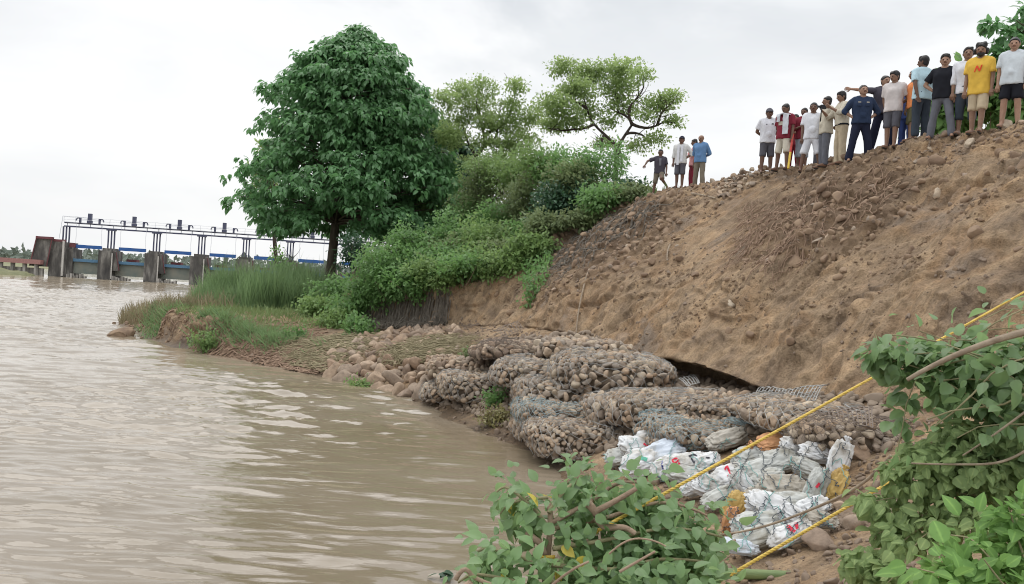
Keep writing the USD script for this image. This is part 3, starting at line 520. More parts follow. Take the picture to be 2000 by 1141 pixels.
feathery('acacia_tree', 'small pale feathery tree showing behind the left edge of the tall dark tree', 60.0, None,
    [[(540, 520), (535, 450), (530, 380)], [(530, 390), (520, 340), (515, 300)], [(530, 380), (545, 330), (560, 280)]],
    [(510, 330, 30, 26), (530, 290, 32, 24), (500, 385, 28, 26), (548, 245, 16, 16), (520, 350, 32, 26)], 9, n=3200, leaf=.28)
# the young plant in the grass, in front of the barrage
feathery('sapling', 'slender sapling rising out of the tall grass in front of the barrage', 52.0, None,
    [[(565, 545), (556, 520), (545, 490)], [(560, 530), (568, 510), (575, 500)]], [(545, 500, 14, 20), (556, 522, 22, 14), (570, 535, 20, 10), (548, 485, 8, 8)], 10, n=500, leaf=.22, mat=bush_leaf, r0=.04, dj=.3)

def bush(label, px, py, w, h, seed, mat=None, n=1100, leaf=.16, kind='bush', tmpl=SMALL, base=None, group=None, dd=0., lift=0.):
    rng = np.random.default_rng(seed); b0, nn = on_bank(px, py + h * .36) if base is None else (base, None)
    d = (b0 - EYE) @ CF + dd; k = d / FOC; c = at(px, py, d)
    t = thing(kind, label, 'shrub', group)
    C, R = [], []
    for q in range(9):
        o = rng.uniform(-1, 1, 3); o /= max(1, np.linalg.norm(o))
        C.append(c + o[0] * w * .3 * k * CR + o[1] * w * .25 * k * CF + (o[2] * h * .28) * k * CU + lift * CU); rr = rng.uniform(.2, .34)
        R.append([w * k * rr, w * k * rr * .9, h * k * rr])
    C = np.array(C); R = np.array(R)
    P, D, B = in_blobs(rng, C, R, n // 6, .2)
    pos = (P[:, None] + rng.normal(0, leaf * .8, (len(P), 6, 3))).reshape(-1, 3); D = np.repeat(D, 6, 0)
    keep = pos[:, 2] > bank_z(pos[:, 0], pos[:, 1]) - .03; pos, D = pos[keep], D[keep]
    v, f = scatter(*tmpl, pos, D * .6 + rdir(rng, len(pos)) * .9 + [0, 0, -.15], rdir(rng, len(pos)) * .55 + [0, -.2, .9], rng.uniform(leaf * .6, leaf * 1.3, len(pos)))
    obj('foliage', (v, f), mat or bush_leaf, t, smooth=True)
    b = MB(); g = b0 - [0, 0, .1]
    for q in range(7):
        e = C[rng.integers(len(C))] + rng.normal(0, .15, 3); limb(b, [g + rng.normal(0, .12, 3) * [1, 1, 0], (g + e) / 2 + rng.normal(0, .1, 3), e], .025, .008, 6, 4)
    obj('stem', b.get(), twig, t)
    return t
G1 = 'bushes growing down the embankment'
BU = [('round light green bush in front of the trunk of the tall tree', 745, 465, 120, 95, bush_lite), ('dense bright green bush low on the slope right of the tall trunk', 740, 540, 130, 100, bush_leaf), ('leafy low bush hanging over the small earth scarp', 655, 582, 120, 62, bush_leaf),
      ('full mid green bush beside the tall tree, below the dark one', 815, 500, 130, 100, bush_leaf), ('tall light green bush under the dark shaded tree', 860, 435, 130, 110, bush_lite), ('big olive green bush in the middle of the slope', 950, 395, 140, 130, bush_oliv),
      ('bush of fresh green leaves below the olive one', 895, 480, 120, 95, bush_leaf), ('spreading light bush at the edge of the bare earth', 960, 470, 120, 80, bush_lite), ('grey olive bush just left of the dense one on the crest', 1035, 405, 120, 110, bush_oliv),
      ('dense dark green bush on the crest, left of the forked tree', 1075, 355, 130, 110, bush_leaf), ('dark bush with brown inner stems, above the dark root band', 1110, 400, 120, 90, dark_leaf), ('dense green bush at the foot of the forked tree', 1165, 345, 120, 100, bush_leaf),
      ('low bush where the green slope meets the bare earth under the forked tree', 1185, 395, 110, 50, bush_leaf), ('small dark bush at the feet of the man in grey with one knee raised', 1228, 374, 64, 36, dark_leaf), ('light green bush between the tall and the forked trees', 1000, 345, 120, 80, bush_lite),
      ('straggling bush on the lower edge of the greenery above the grey roots', 800, 560, 100, 60, bush_leaf), ('leafy bush behind the scarp, left of the grey roots', 715, 590, 90, 52, bush_leaf), ('pale hanging bush above the bare earth face', 1040, 490, 80, 60, bush_lite),
      ('dark leafy clump at the base of the tall trunk', 690, 500, 70, 70, dark_leaf), ('tiny light bush on the lip above the bare face', 880, 540, 70, 46, bush_lite), ('middle green bush above the pale hanging one', 1040, 450, 100, 60, bush_leaf), ('weedy bush along the top lip of the dark root band', 1130, 438, 90, 34, bush_oliv)]
BU += [('wide bright bush low on the slope, right of the scarp bush', 770, 520, 130, 70, bush_lite), ('mid green bush spreading over the lower slope above the grey roots', 850, 520, 120, 70, bush_leaf), ('light bush low on the slope at the left of the bare face', 915, 515, 110, 60, bush_lite), ('shaggy green bush in the middle of the slope below the olive one', 985, 440, 120, 80, bush_leaf),
       ('olive bush between the pale hanging one and the root band', 1080, 450, 100, 56, bush_oliv), ('bright bush up the slope right of the dark shaded tree', 925, 440, 110, 80, bush_leaf), ('low weeds over the lip left of the hanging creeper', 985, 500, 90, 40, bush_oliv), ('pale bush high on the slope under the ragged acacia', 960, 345, 120, 70, bush_lite), ('bush of dull leaves between the crest bushes', 1120, 365, 100, 80, bush_oliv), ('thin weeds along the crest beside the forked tree', 1225, 385, 80, 36, bush_oliv)]
BU += [('thick leafy bush right at the edge of the bare face, above the grey roots', 905, 535, 120, 56, bush_leaf), ('pale green bush on the left lip of the bare face', 975, 520, 90, 56, bush_lite), ('overhanging bush at the left end of the grey root curtain', 765, 560, 90, 64, bush_leaf), ('fresh bush over the middle of the grey root curtain', 835, 545, 100, 56, bush_lite), ('dull green bush filling the slope behind the fresh one', 880, 500, 120, 70, bush_oliv),
       ('leafy low bush on the shelf between the scarp and the roots', 690, 610, 90, 44, bush_leaf), ('bright weeds along the scarp edge, left of the low leafy bush', 625, 605, 80, 36, bush_lite), ('broad bush in front of the dark shaded tree', 815, 455, 130, 90, bush_leaf), ('leafy weeds on the shelf above the left boulders', 655, 625, 80, 34, bush_lite), ('green weeds at the left foot of the root curtain', 700, 640, 60, 30, bush_leaf), ('dense low bush behind the weeds on the shelf', 730, 575, 110, 66, bush_leaf),
       ('rounded bush left of the olive one, under the dark tree', 890, 410, 110, 90, bush_leaf), ('pale bush near the crest between the acacias', 1045, 330, 100, 70, bush_lite)]
for q, (lab, x, y, w, h, m) in enumerate(BU): bush(lab, x, y - h * .08, w * 1.16, h * 1.24, 100 + q, m, n=int(800 + w * h * .21), leaf=.15, group=G1)
bush('tiny bush by the foot of the scarp, among dry roots', 575, 650, 36, 26, 140, bush_leaf, n=300, leaf=.12)
bush('bright green creeper heap lying on the boulders', 702, 645, 46, 36, 141, bush_leaf, n=420, leaf=.13)
bush('grassy clump sliding off the end of the scarp into the water', 402, 668, 50, 50, 142, bush_lite, n=800, leaf=.12)
bush('low yellow green weed floating by the boulders at the water edge', 706, 752, 70, 18, 143, bush_lite, n=420, leaf=.1)
bush('green weed growing between two gabions above the water', 962, 778, 50, 44, 144, bush_leaf, n=420, leaf=.09)
bush('dry yellow grass patch at the water edge below the gabions', 965, 818, 74, 34, 145, leafy('dry_weed', [(.16, .15, .06), (.24, .2, .09), (.3, .24, .13)], trans=.2), n=800, leaf=.09, tmpl=SPRAY)
bush('small yellow green bush between the boulders and the upper gabions', 925, 695, 60, 28, 146, bush_oliv, n=500, leaf=.09)
# the creeper that hangs down the face
rng = np.random.default_rng(77); vn = thing('hanging_vine', 'bright green creeper hanging down the bare earth face below the bushes', 'vine'); ps, ns = [], []; b = MB()
for (x0v, y0v, x1v, y1v) in ((1045, 500, 1036, 600), (1060, 500, 1052, 570), (1030, 505, 1030, 560), (1075, 500, 1068, 560), (1055, 520, 1040, 592)):
    line = []
    for u in np.linspace(0, 1, 26):
        q, nn = on_bank(x0v + (x1v - x0v) * u + rng.normal(0, 1.5), y0v + (y1v - y0v) * u); line.append(q + nn * .12)
        for _ in range(int(9 * (1.2 - u * .6))): ps.append(q + nn * rng.uniform(.05, .3) + rng.normal(0, .1, 3)); ns.append(nn)
    limb(b, line[::5], .012, .008, 12, 4)
ps = np.array(ps); v, f = scatter(*SMALL, ps, rdir(rng, len(ps)) + [0, 0, -.7], np.array(ns) + rdir(rng, len(ps)) * .6, rng.uniform(.09, .18, len(ps)))
obj('foliage', (v, f), bush_leaf, vn, smooth=True); obj('stem', b.get(), twig, vn)
# behind the people at the right
BR = xy(18.9, 23); bush('dense broad-leaved shrub behind the legs of the men at the right end', 1905, 190, 130, 100, 150, bush_leaf, n=2000, leaf=.34, tmpl=TEAK, base=V3(*BR, 7.0))
bush('low broad-leaved shrub behind the man in the black shirt', 1850, 222, 90, 56, 151, bush_leaf, n=900, leaf=.3, tmpl=TEAK, base=V3(*xy(19.5, 22), 7.0))
bush('leafy shrub at the right edge behind the man in black shorts', 1990, 180, 110, 110, 152, bush_leaf, n=1500, leaf=.34, tmpl=TEAK, base=V3(*xy(17.5, 23.5), 7.0))
t = thing('broadleaf_tree', 'leafy tree reaching into the upper right corner above the last man', 'tree'); rng = np.random.default_rng(153); d = 24.0
b = MB(); limb(b, [at(2120, 250, d), at(2090, 130, d), at(2050, 80, d)], .14, .08); 
for e in ((1925, 45), (1950, 75), (1985, 40), (2030, 10), (1965, 110), (2010, 90)): limb(b, [at(2050, 80, d), at((2050 + e[0]) / 2, (80 + e[1]) / 2 - 6, d), at(*e, d + rng.uniform(-.6, .6))], .04, .012, 8, 5)
obj('trunk', b.get(), bark, t)
C, R = blobs_from([(1935, 48, 22, 10), (1965, 70, 26, 22), (1990, 45, 22, 24), (2030, 30, 40, 40), (1955, 120, 18, 20), (1990, 110, 26, 26), (2050, 90, 60, 60), (1945, 95, 10, 12)], d, 1.0, .5, 3)
P, D, B = in_blobs(rng, C, R, 900, .1); v, f = scatter(*TEAK, P, D * .5 + rdir(rng, 900) * .8 + [0, 0, -.4], rdir(rng, 900) * .5 + [0, -.3, .9], rng.uniform(.2, .36, 900))
obj('crown', (v, f), teak_leaf, t, smooth=True)

# ------------------------------------------------------------------ grass
grass_m = leafy('grass_blade', [(.12, .19, .08), (.16, .24, .10), (.21, .27, .13), (.14, .21, .09)], trans=.35, rough=.6)
short_m = leafy('short_grass', [(.12, .175, .06), (.16, .21, .085), (.2, .22, .11)], trans=.25, rough=.6)
dry_m = leafy('dry_grass', [(.2, .17, .10), (.3, .25, .16), (.24, .18, .11), (.17, .15, .08)], trans=.15, rough=.8)
def blades(name, s, n, hgt, mat, label, cat, lean=.35, off=0., seed=0):
    rng = np.random.default_rng(seed); q = xy(s, n); z = bank_z(q[:, 0], q[:, 1]) - .03; pos = np.column_stack([q, z])
    ax = rdir(rng, len(s)) * [lean, lean, .1] + [0, 0, 1]
    v, f = scatter(*BLADE, pos, ax, rdir(rng, len(s)) * [1, 1, .2] + [0, -.3, 0], hgt, wid=rng.uniform(.8, 2.2, len(s)) / hgt * .9)
    return obj(name, (v, f), mat, kind='stuff', label=label, cat=cat)
rng = np.random.default_rng(8)
n = 22000; s = rng.uniform(38, 53, n); nn = rng.uniform(0, 1, n) ** .9 * 8.5 - .6; 
den = meshkit.fbm(np.stack([s * .42, nn * .6, s * 0], -1), 3, 4); k = (den > .34) & (nn > np.interp(s, [39, 42, 46, 53], [2.2, .9, -.2, -.6]))
hh = np.clip((9.3 - nn[k]) / 3.5, .4, 1) * (.9 + 2.1 * np.clip(den[k] - .3, 0, 1) * 1.6) * np.clip((nn[k] + 1.2) / 2.2, .35, 1) * rng.uniform(.7, 1.15, k.sum())
blades('tall_grass', s[k], nn[k], hh, grass_m, 'tall dense grass on the spit in front of the barrage', 'grass', seed=1)
k = in_veg = rng.choice(len(BV), 16000, p=(lambda w: w / w.sum())((vegm * np.clip((47 - sg) / 2, 0, 1) * np.clip((15.3 - ng) / .3, 0, 1) * np.clip((ng - 7.5), 0, 1) * np.clip(np.gradient(sg, axis=0), 0, .3)).ravel()))
v, f = scatter(*BLADE, BV[k] - BN[k] * .02, rdir(rng, 16000) * [.7, .7, .1] + [0, 0, 1], rdir(rng, 16000) * [1, 1, .2] + [0, -.3, 0], rng.uniform(.12, .5, 16000), wid=rng.uniform(.9, 2.6, 16000) / .3)
obj('slope_grass', (v, f), short_m, kind='stuff', label='rough grass between the bushes on the embankment side', cat='grass')
n = 22000; s = rng.uniform(31, 55, n); w = _tab(s)[:, 1]; nn = w - .1 + rng.random(n) ** 1.2 * 9.5; k = nn < 9.2
blades('short_grass', s[k], nn[k], rng.uniform(.08, .3, k.sum()) * (1 + .9 * (rng.random(k.sum()) < .12)), short_m, 'short light green grass covering the top of the spit', 'grass', lean=.8, seed=2)
n = 9000; s = rng.uniform(28, 50, n); w = _tab(s); nn = w[:, 1] + rng.normal(-.1, .28, n); k = meshkit.fbm(np.stack([s * .8, s * 0, s * 0], -1), 3, 14) > .44
blades('edge_grass', s[k], nn[k], rng.uniform(.2, .6, k.sum()), grass_m, 'ragged tufts of grass hanging over the broken edge of the spit', 'grass', lean=1.3, seed=5)
n = 2600; s = rng.uniform(38, 54, n); w = _tab(s)[:, 0]; nn = w + rng.random(n) ** 1.5 * 3.2 + .3
blades('dry_grass', s, nn, rng.uniform(.3, 1.1, n), dry_m, 'dry grey brown stalks at the point of the spit', 'grass', lean=.6, seed=3)
# ------------------------------------------------------------------ stones
def stone_mats(pre, cols, rough=.8, wetdark=False):
    out = []
    for q, c in enumerate(cols):
        c = np.array(c); out.append(look(f'{pre}_{q}', {
            'g': ('geometry', {}), 'n': ('noise_texture', {'scale': 9., 'detail': 5., 'roughness': .65}), 'r': ('rgb_ramp', {'ramp': [(.3, tuple(c * .68)), (.52, tuple(c)), (.72, tuple(np.minimum(c * 1.28, .9)))]}),
            'b': ('noise_texture', {'scale': 55., 'detail': 5.}), 'bp': ('bump', {'strength': .35, 'distance': .012}), 'p': ('principled_bsdf', {'roughness': rough, 'specular_ior_level': .3})},
            [('g.position', 'n.vector'), ('n.fac', 'r.fac'), ('r.color', 'p.base_color'), ('g.position', 'b.vector'), ('b.fac', 'bp.height'), ('bp.normal', 'p.normal')]))
    return out
ST = stone_mats('river_stone', [(.28, .222, .165), (.34, .272, .2), (.25, .2, .155), (.37, .305, .23), (.31, .225, .155), (.27, .23, .19), (.21, .165, .128), (.35, .265, .19)])
RD = stone_mats('brown_boulder', [(.25, .175, .12), (.3, .22, .155), (.21, .155, .115), (.34, .255, .185), (.26, .2, .15)])
_ico1, _ico2, _ico3 = trimesh.creation.icosphere(1), trimesh.creation.icosphere(2), trimesh.creation.icosphere(3)
def pebble(rng, fine=False):
    m = _ico2 if fine else _ico1; v = m.vertices.copy()
    for _ in range(rng.integers(4, 9)):                            # worn flats
        d = rdir(rng, 1)[0]; h = rng.uniform(.45, .8); o = v @ d - h; v = v - np.outer(np.clip(o, 0, None) * .92, d)
    return v * (1 + (meshkit.noise(m.vertices * 1.7 + rng.uniform(0, 50, 3), 2) - .5)[:, None] * .3), m.faces
_r = np.random.default_rng(31); PEB = [pebble(_r) for _ in range(14)]; PEBF = [pebble(_r, True) for _ in range(8)]
def stone_mesh(rng, c, nrm, size, flat=.62, fine=False):
    v, f = (PEBF[rng.integers(8)] if fine else PEB[rng.integers(14)]); ax = rdir(rng, 1)
    x, y, z = rot_frames(ax, np.asarray(nrm)[None]); s = size / 2 * np.array([rng.uniform(1, 1.45), rng.uniform(.8, 1.05), flat * rng.uniform(.8, 1.25)])
    return np.asarray(c) + (v * s) @ np.stack([x[0], y[0], z[0]]), f
def poisson(rng, pts, r):
    """Thins points out so that no two are nearer than r."""
    keep = []; T = cKDTree(pts); dead = np.zeros(len(pts), bool)
    for k in rng.permutation(len(pts)):
        if dead[k]: continue
        keep.append(k); dead[T.query_ball_point(pts[k], r[k] if np.ndim(r) else r)] = True
    return np.array(keep)

# boulders of the old bank protection, in a tumbled bed down to the water
rng = np.random.default_rng(41)
from shapely import Polygon as SPoly, Point as SPoint
import shapely
def in_px(poly, seed=0, m=None):
    """Vertices of the bank that show inside a pixel polygon (nearest layer only)."""
    P = SPoly(poly); k = shapely.contains_xy(P, bpx, bpy) & (bd < 1e8)
    k = np.nonzero(k)[0]; s, n = sn(BV[k, 0], BV[k, 1]); return k[(n < 15.2)]
rb = thing('boulder_bed', 'bed of tumbled brown boulders between the earth scarp and the wire gabions', 'boulders')
k = in_px([(640, 690), (700, 660), (770, 650), (840, 625), (905, 650), (900, 690), (850, 720), (840, 770), (800, 790), (735, 760), (640, 742)])
sz = rng.uniform(.2, .6, len(k)) ** 1.0; low = np.clip((bpy[k] - 690) / 50, 0, 1); sz = sz * (.72 + .45 * low)
kk = poisson(rng, BV[k], sz * .8)
for q in kk[:230]:
    obj('boulder', stone_mesh(rng, BV[k[q]] + BN[k[q]] * sz[q] * .12, BN[k[q]], sz[q], .75, True), RD[rng.integers(5)], rb, smooth=38)

# stones in the bank itself: the larger ones each a piece, the rest as scatter
def face_pick(mask, n, rng):
    w = mask.ravel() * (bd < 60); return rng.choice(len(BV), n, p=w / w.sum())
crest = np.clip((tz - 6.2) / .5, 0, 1) * np.clip((15.8 - ng) / .5, 0, 1) * (sg < 29) * (sg > 8)
area = np.clip(np.gradient(sg, axis=0), 0, .3)
pick = np.concatenate([face_pick(crest * area * (1 - slip), 120, rng), face_pick(rootm * face * area * (1 - slip), 120, rng), face_pick(face * area * (1 - slip * .8) * (tz > 3.5), 60, rng)])
size = np.concatenate([rng.uniform(.07, .2, 120) * rng.choice([1, 1, 1, 1.5], 120), rng.uniform(.1, .26, 120), rng.uniform(.06, .14, 60)])
kk = poisson(rng, BV[pick], size * .9)[:298]
for q in kk:
    c = BV[pick[q]] + BN[pick[q]] * size[q] * -.02
    obj('stone', stone_mesh(rng, c, BN[pick[q]] + V3(0, 0, .5), size[q], .5), (ST[:3] + RD + RD)[rng.integers(13)], bank, smooth=True)
def heap_mesh(rng, idx, lo, hi, lift=.1, flat=.65):
    mb = MB()
    for q in idx:
        s = rng.uniform(lo, hi) * (1 if rng.random() < .85 else 1.5); mb.add(*stone_mesh(rng, BV[q] + BN[q] * s * lift, BN[q], s, flat))
    return mb.get()
gm = look('gravel', {'g': ('geometry', {}), 'r': ('rgb_ramp', {'ramp': [(0, (.17, .125, .09)), (.3, (.26, .19, .13)), (.6, (.31, .245, .175)), (.85, (.38, .32, .25)), (1, (.5, .45, .38))]}), 'p': ('principled_bsdf', {'roughness': .85})}, [('g.random_per_island', 'r.fac'), ('r.color', 'p.base_color')])
clp = np.clip((meshkit.fbm(p * .9 + 50, 3, 62) - .5) * 8, 0.03, 1)
idx = np.concatenate([face_pick(crest * area, 900, rng), face_pick((face * (.35 + rootm) * (1 - .8 * slip) + .1 * face) * area * clp, 2300, rng)])
obj('pebbles', heap_mesh(rng, idx, .025, .085), gm, bank, smooth=True, kind='stuff', label='pebbles and small stones sticking out of the bare slip face')
em = mottled('soil_clod', [(.3, (.15, .1, .07)), (.6, (.25, .175, .115)), (.8, (.3, .22, .15))], scale=3, bscale=30, bump=.6)
idx = np.concatenate([face_pick((rootm * 1.2 + .05) * face * (1 - slip) * area, 900, rng), face_pick(upper * (1 - slip) * area, 900, rng), face_pick(scarp * area, 300, rng), face_pick(face * area * np.clip((sg - (23 + (15 - ng) * 1.2)) / 1.2, 0, 1), 350, rng)])
obj('clods', heap_mesh(rng, idx, .06, .22, .05, .8), em, bank, smooth=True, kind='stuff', label='crumbly clods of dark soil along the broken top of the bank')
beach = np.clip((.95 + 1.2 - tz) / .3, 0, 1) * (tz > -.05) * (ng < 9.3) * (sg > 5) * (sg < 30)
idx = face_pick(beach * area, 2600, rng); obj('shingle', heap_mesh(rng, idx, .03, .12), gm, bank, smooth=True, kind='stuff', label='loose shingle along the foot of the bank')
near = (tz > .2) * (tz < 1.9) * (ng > 4) * (ng < 9.3) * (sg > 4) * (sg < 10.5)
idx = face_pick(near * area, 1500, rng); obj('shingle', heap_mesh(rng, idx, .02, .075), gm, bank, smooth=True, kind='stuff', label='small stones on the ground by the sacks and the bamboo pole')
_ang = trimesh.creation.icosphere(0)
def crumbs(rng, idx, lo, hi):
    mb = MB(); av = [(_ang.vertices * rng.uniform(.55, 1.3, (12, 1))) * [1.2, .9, .6] for _ in range(12)]
    R = trimesh.transformations.random_rotation_matrix
    for q in idx: s = lo + (hi - lo) * rng.random() ** 2.5; mb.add(BV[q] + (av[rng.integers(12)] * s / 2) @ np.linalg.qr(rng.normal(size=(3, 3)))[0], _ang.faces)
    return mb.get()
cm_ = look('soil_crumb', {'g': ('geometry', {}), 'r': ('rgb_ramp', {'ramp': [(0, (.2, .145, .1)), (.4, (.29, .215, .145)), (.8, (.36, .28, .195)), (1, (.46, .39, .3))]}), 'p': ('principled_bsdf', {'roughness': .95, 'specular_ior_level': .1})}, [('g.random_per_island', 'r.fac'), ('r.color', 'p.base_color')])
cl_ = np.clip((meshkit.fbm(p * 1.0 + 30, 3, 61) - .5) * 8, 0.02, 1)
idx = face_pick(face * area * cl_ * (1 - .85 * slip), 11000, rng); obj('soil_crumbs', crumbs(rng, idx, .03, .12), cm_, bank, kind='stuff', label='crumbled soil on the bare slip face')
# a few large stones that stand alone
for lab, x, y, s, m in (('big rounded grey stone resting at the left mouth of the dark hollow', 1312, 748, .42, ST[1]), ('brown stone in the right end of the dark hollow', 1455, 773, .26, RD[1]), ('flat brown boulder beside the right end of the sack pile', 1682, 893, .3, RD[0]),
                         ('smooth grey boulder behind the flat brown one, by the sacks', 1705, 870, .26, ST[0]), ('wide low brown rock in front of the sacks near the bamboo pole', 1610, 1062, .36, RD[2]), ('brown rock beside the red printed sack', 1585, 1042, .26, RD[0]), ('brown rock under the lower rope, right of the sacks', 1665, 1030, .24, RD[4]), ('round tan stone just below the thin dry branch', 1640, 995, .15, RD[3]),
                         ('pale round stone half buried near the top of the bank below the men', 1893, 288, .3, ST[3]), ('lone white stone in the middle of the bare slope', 1431, 594, .22, ST[3]), ('large pale stone on the crest at the right men\'s feet', 1960, 240, .3, ST[1])):
    c, nn = on_bank(x, y); o = obj('loose_stone', stone_mesh(rng, c + nn * s * .15, nn, s, .7, True), m, smooth=50, label=lab, cat='stone')
# the clod in the river
c = at(238, 655, 36.0); c[2] = 0; v = _ico3.vertices * [.55, .45, .26]; v = v + (meshkit.fbm(v * 4, 4, 6) - .5)[:, None] * .4
obj('mud_clod', (c + v, _ico3.faces), em, smooth=True, label='dark lump of collapsed turf standing alone in the river', cat='mud lump')
# the rubble heap on the crest
rbl = thing('rubble_heap', 'low heap of rubble and pale stones on the crest left of the white polo man', 'rubble')
for q in range(150):
    x = rng.uniform(1405, 1545); s = rng.uniform(.07, .19); hgt = .03 + .14 * max(0, 1 - abs(x - 1475) / 60)
    c = at(x, 330, 23.6 + rng.uniform(-.9, .9)); c[2] = bank_z(c[:1], c[1:2])[0] + .02 + rng.random() * hgt
    obj('stone', stone_mesh(rng, c, V3(0, 0, 1), s), (ST + RD)[rng.integers(13)], rbl, smooth=True)

# ------------------------------------------------------------------ gabions: wire sacks of cobbles
wire = plain('galvanised_wire', (.30, .30, .29), rough=.6, metallic=.0, var=.3)
wire_d = plain('rusty_wire', (.15, .12, .10), rough=.8); bluewire = plain('coated_wire', (.25, .33, .35), rough=.6)
fill_m = mottled('gabion_fill', [(.3, (.09, .07, .05)), (.7, (.19, .145, .105))], scale=8)
def superell(u, w, e=.62):
    """The unit rounded box at longitude u and latitude w."""
    cu, su, cw, sw = np.cos(u), np.sin(u), np.cos(w), np.sin(w); pw = lambda a: np.sign(a) * np.abs(a) ** e
    return np.stack([pw(cw) * pw(cu), pw(cw) * pw(su), pw(sw)], -1)
def gabion(label, px, py, wpx, dep, hgt, seed, rot=0., stone=.17, mesh=1, tone=None, tilt=.0, group='wire gabions slumped at the foot of the bank'):
    rng = np.random.default_rng(seed); c, nn = on_bank(px, py); d = (c - EYE) @ CF; L = wpx * d / FOC / 2
    t = thing('gabion', label, 'gabion', group)
    ex = V3(math.cos(rot), math.sin(rot), -tilt); ex = unit(ex); ey = unit(np.cross([0, 0, 1.], ex)); ez = np.cross(ex, ey); B = np.stack([ex, ey, ez]); R = np.array([L, dep, hgt])
    ph = rng.uniform(0, 50, 3)
    def surf(q, grow=1.):
        k = 1 + (meshkit.fbm(q * 1.4 + ph, 3, seed) - .5)[..., None] * .34; return c + V3(0, 0, hgt * .12) + (q * R * grow * k) @ B
    u = rng.uniform(0, 2 * np.pi, 6000); w = np.arcsin(rng.uniform(-.45, 1, 6000)); q = superell(u, w); P = surf(q)
    N = unit((q / R) @ B); see = (N * unit(EYE - P)).sum(-1) > -.35; see &= P[:, 2] > bank_z(P[:, 0], P[:, 1]) - .12
    P, N = P[see], N[see]; sz = stone * .82 * rng.uniform(.62, 1.4, len(P)); kk = poisson(rng, P, sz * .76)
    mats = tone or ST
    for q in kk[np.argsort(np.linalg.norm(P[kk] - EYE, axis=1))][:298]:
        obj('stone', stone_mesh(rng, P[q] - N[q] * sz[q] * .2, N[q] + rdir(rng, 1)[0] * .35, sz[q] * 1.12, .72), mats[rng.integers(len(mats))], t, smooth=True)
    sp = _ico3.vertices; uu = np.arctan2(sp[:, 1], sp[:, 0]); ww = np.arcsin(np.clip(sp[:, 2], -1, 1)); obj('fill', (surf(superell(uu, ww), .9), _ico3.faces), fill_m, t, smooth=True)
    if mesh:
        mb = MB(); cell = .24 if mesh == 1 else .13; nu = int(2 * np.pi * (L + dep) / 2 / cell) ; nw = int(np.pi * .5 * (hgt + (L + dep) / 2) / cell) + 1
        for sgn in (-1, 1):
            for a in range(nu):
                u = a / nu * 2 * np.pi + sgn * np.linspace(0, nw / nu * np.pi * 1.0, nw * 2); w = np.linspace(-.35, 1.32, nw * 2); q = superell(u, w); p = surf(q, 1.0) + unit((q / R) @ B) * (.035 + rng.uniform(0, .02))
                s = (unit((q / R) @ B) * unit(EYE - p)).sum(-1) > -.25
                s &= p[:, 2] > bank_z(p[:, 0], p[:, 1]) - .05
                if s.sum() > 3:
                    e = np.nonzero(s)[0]; mb.tube(p[e[0]:e[-1] + 1] + rng.normal(0, .012, (e[-1] - e[0] + 1, 3)), .0042, 3, False)
        if mb.n: obj('wire_netting', mb.get(), wire if mesh == 1 else (bluewire if mesh == 2 else wire_d), t, kind='stuff')
    return t
GB = [('small dark gabion at the water, leftmost of the row', 865, 768, 70, .55, .42, 0, .16, 1), ('rounded gabion at the water beside the green weed', 925, 762, 115, .8, .62, .2, .17, 1), ('low gabion above the leftmost two, touching the boulders', 905, 722, 120, .9, .5, .1, .19, 0),
      ('dark overhanging gabion uppermost at the foot of the bare face', 1040, 692, 190, .9, .42, -.15, .2, 3), ('long gabion below the dark uppermost one', 1065, 735, 170, 1.0, .62, -.1, .17, 1), ('gabion of tan cobbles in the middle of the heap', 1095, 775, 150, .9, .6, .0, .18, 1),
      ('gabion wrapped in grey slack wire above the two at the water', 1095, 812, 150, .8, .5, .15, .15, 2), ('small gabion with rust red stones right at the water', 1055, 842, 90, .6, .42, .2, .16, 1), ('large round gabion nearest the water, left of the white sacks', 1125, 862, 165, .75, .6, .15, .125, 1),
      ('big domed gabion below the bare face, left of the hollow', 1200, 735, 200, 1.2, .75, -.2, .18, 1), ('earth covered gabion at the top of the heap', 1150, 688, 170, 1.0, .45, -.2, .2, 0), ('upright gabion with large cobbles behind the dark gap', 1195, 815, 90, .6, .62, .1, .2, 1),
      ('long gabion of big cobbles right of the dark gap', 1290, 808, 190, .75, .55, .05, .17, 1), ('flat gabion in front of the hollow', 1390, 798, 200, .8, .36, .0, .13, 1), ('gabion under slack blue grey wire behind the left sacks', 1370, 845, 190, .75, .38, .05, .13, 2),
      ('broad flat gabion under the upper rope, right of the hollow', 1580, 815, 210, .9, .34, -.05, .14, 1), ('gabion with torn open wire behind the right sacks', 1650, 850, 190, .65, .4, -.05, .15, 3), ('narrow gabion directly behind the left white sacks', 1330, 868, 120, .5, .3, .0, .13, 1)]
for q, (lab, x, y, wp, dp, hh, ro, stn, me) in enumerate(GB): gabion(lab, x, y, wp * 1.2, dp * 1.3, hh * .6, 300 + q, ro, stn, me, tone=(RD + ST[:3]) if q in (2, 3) else None)

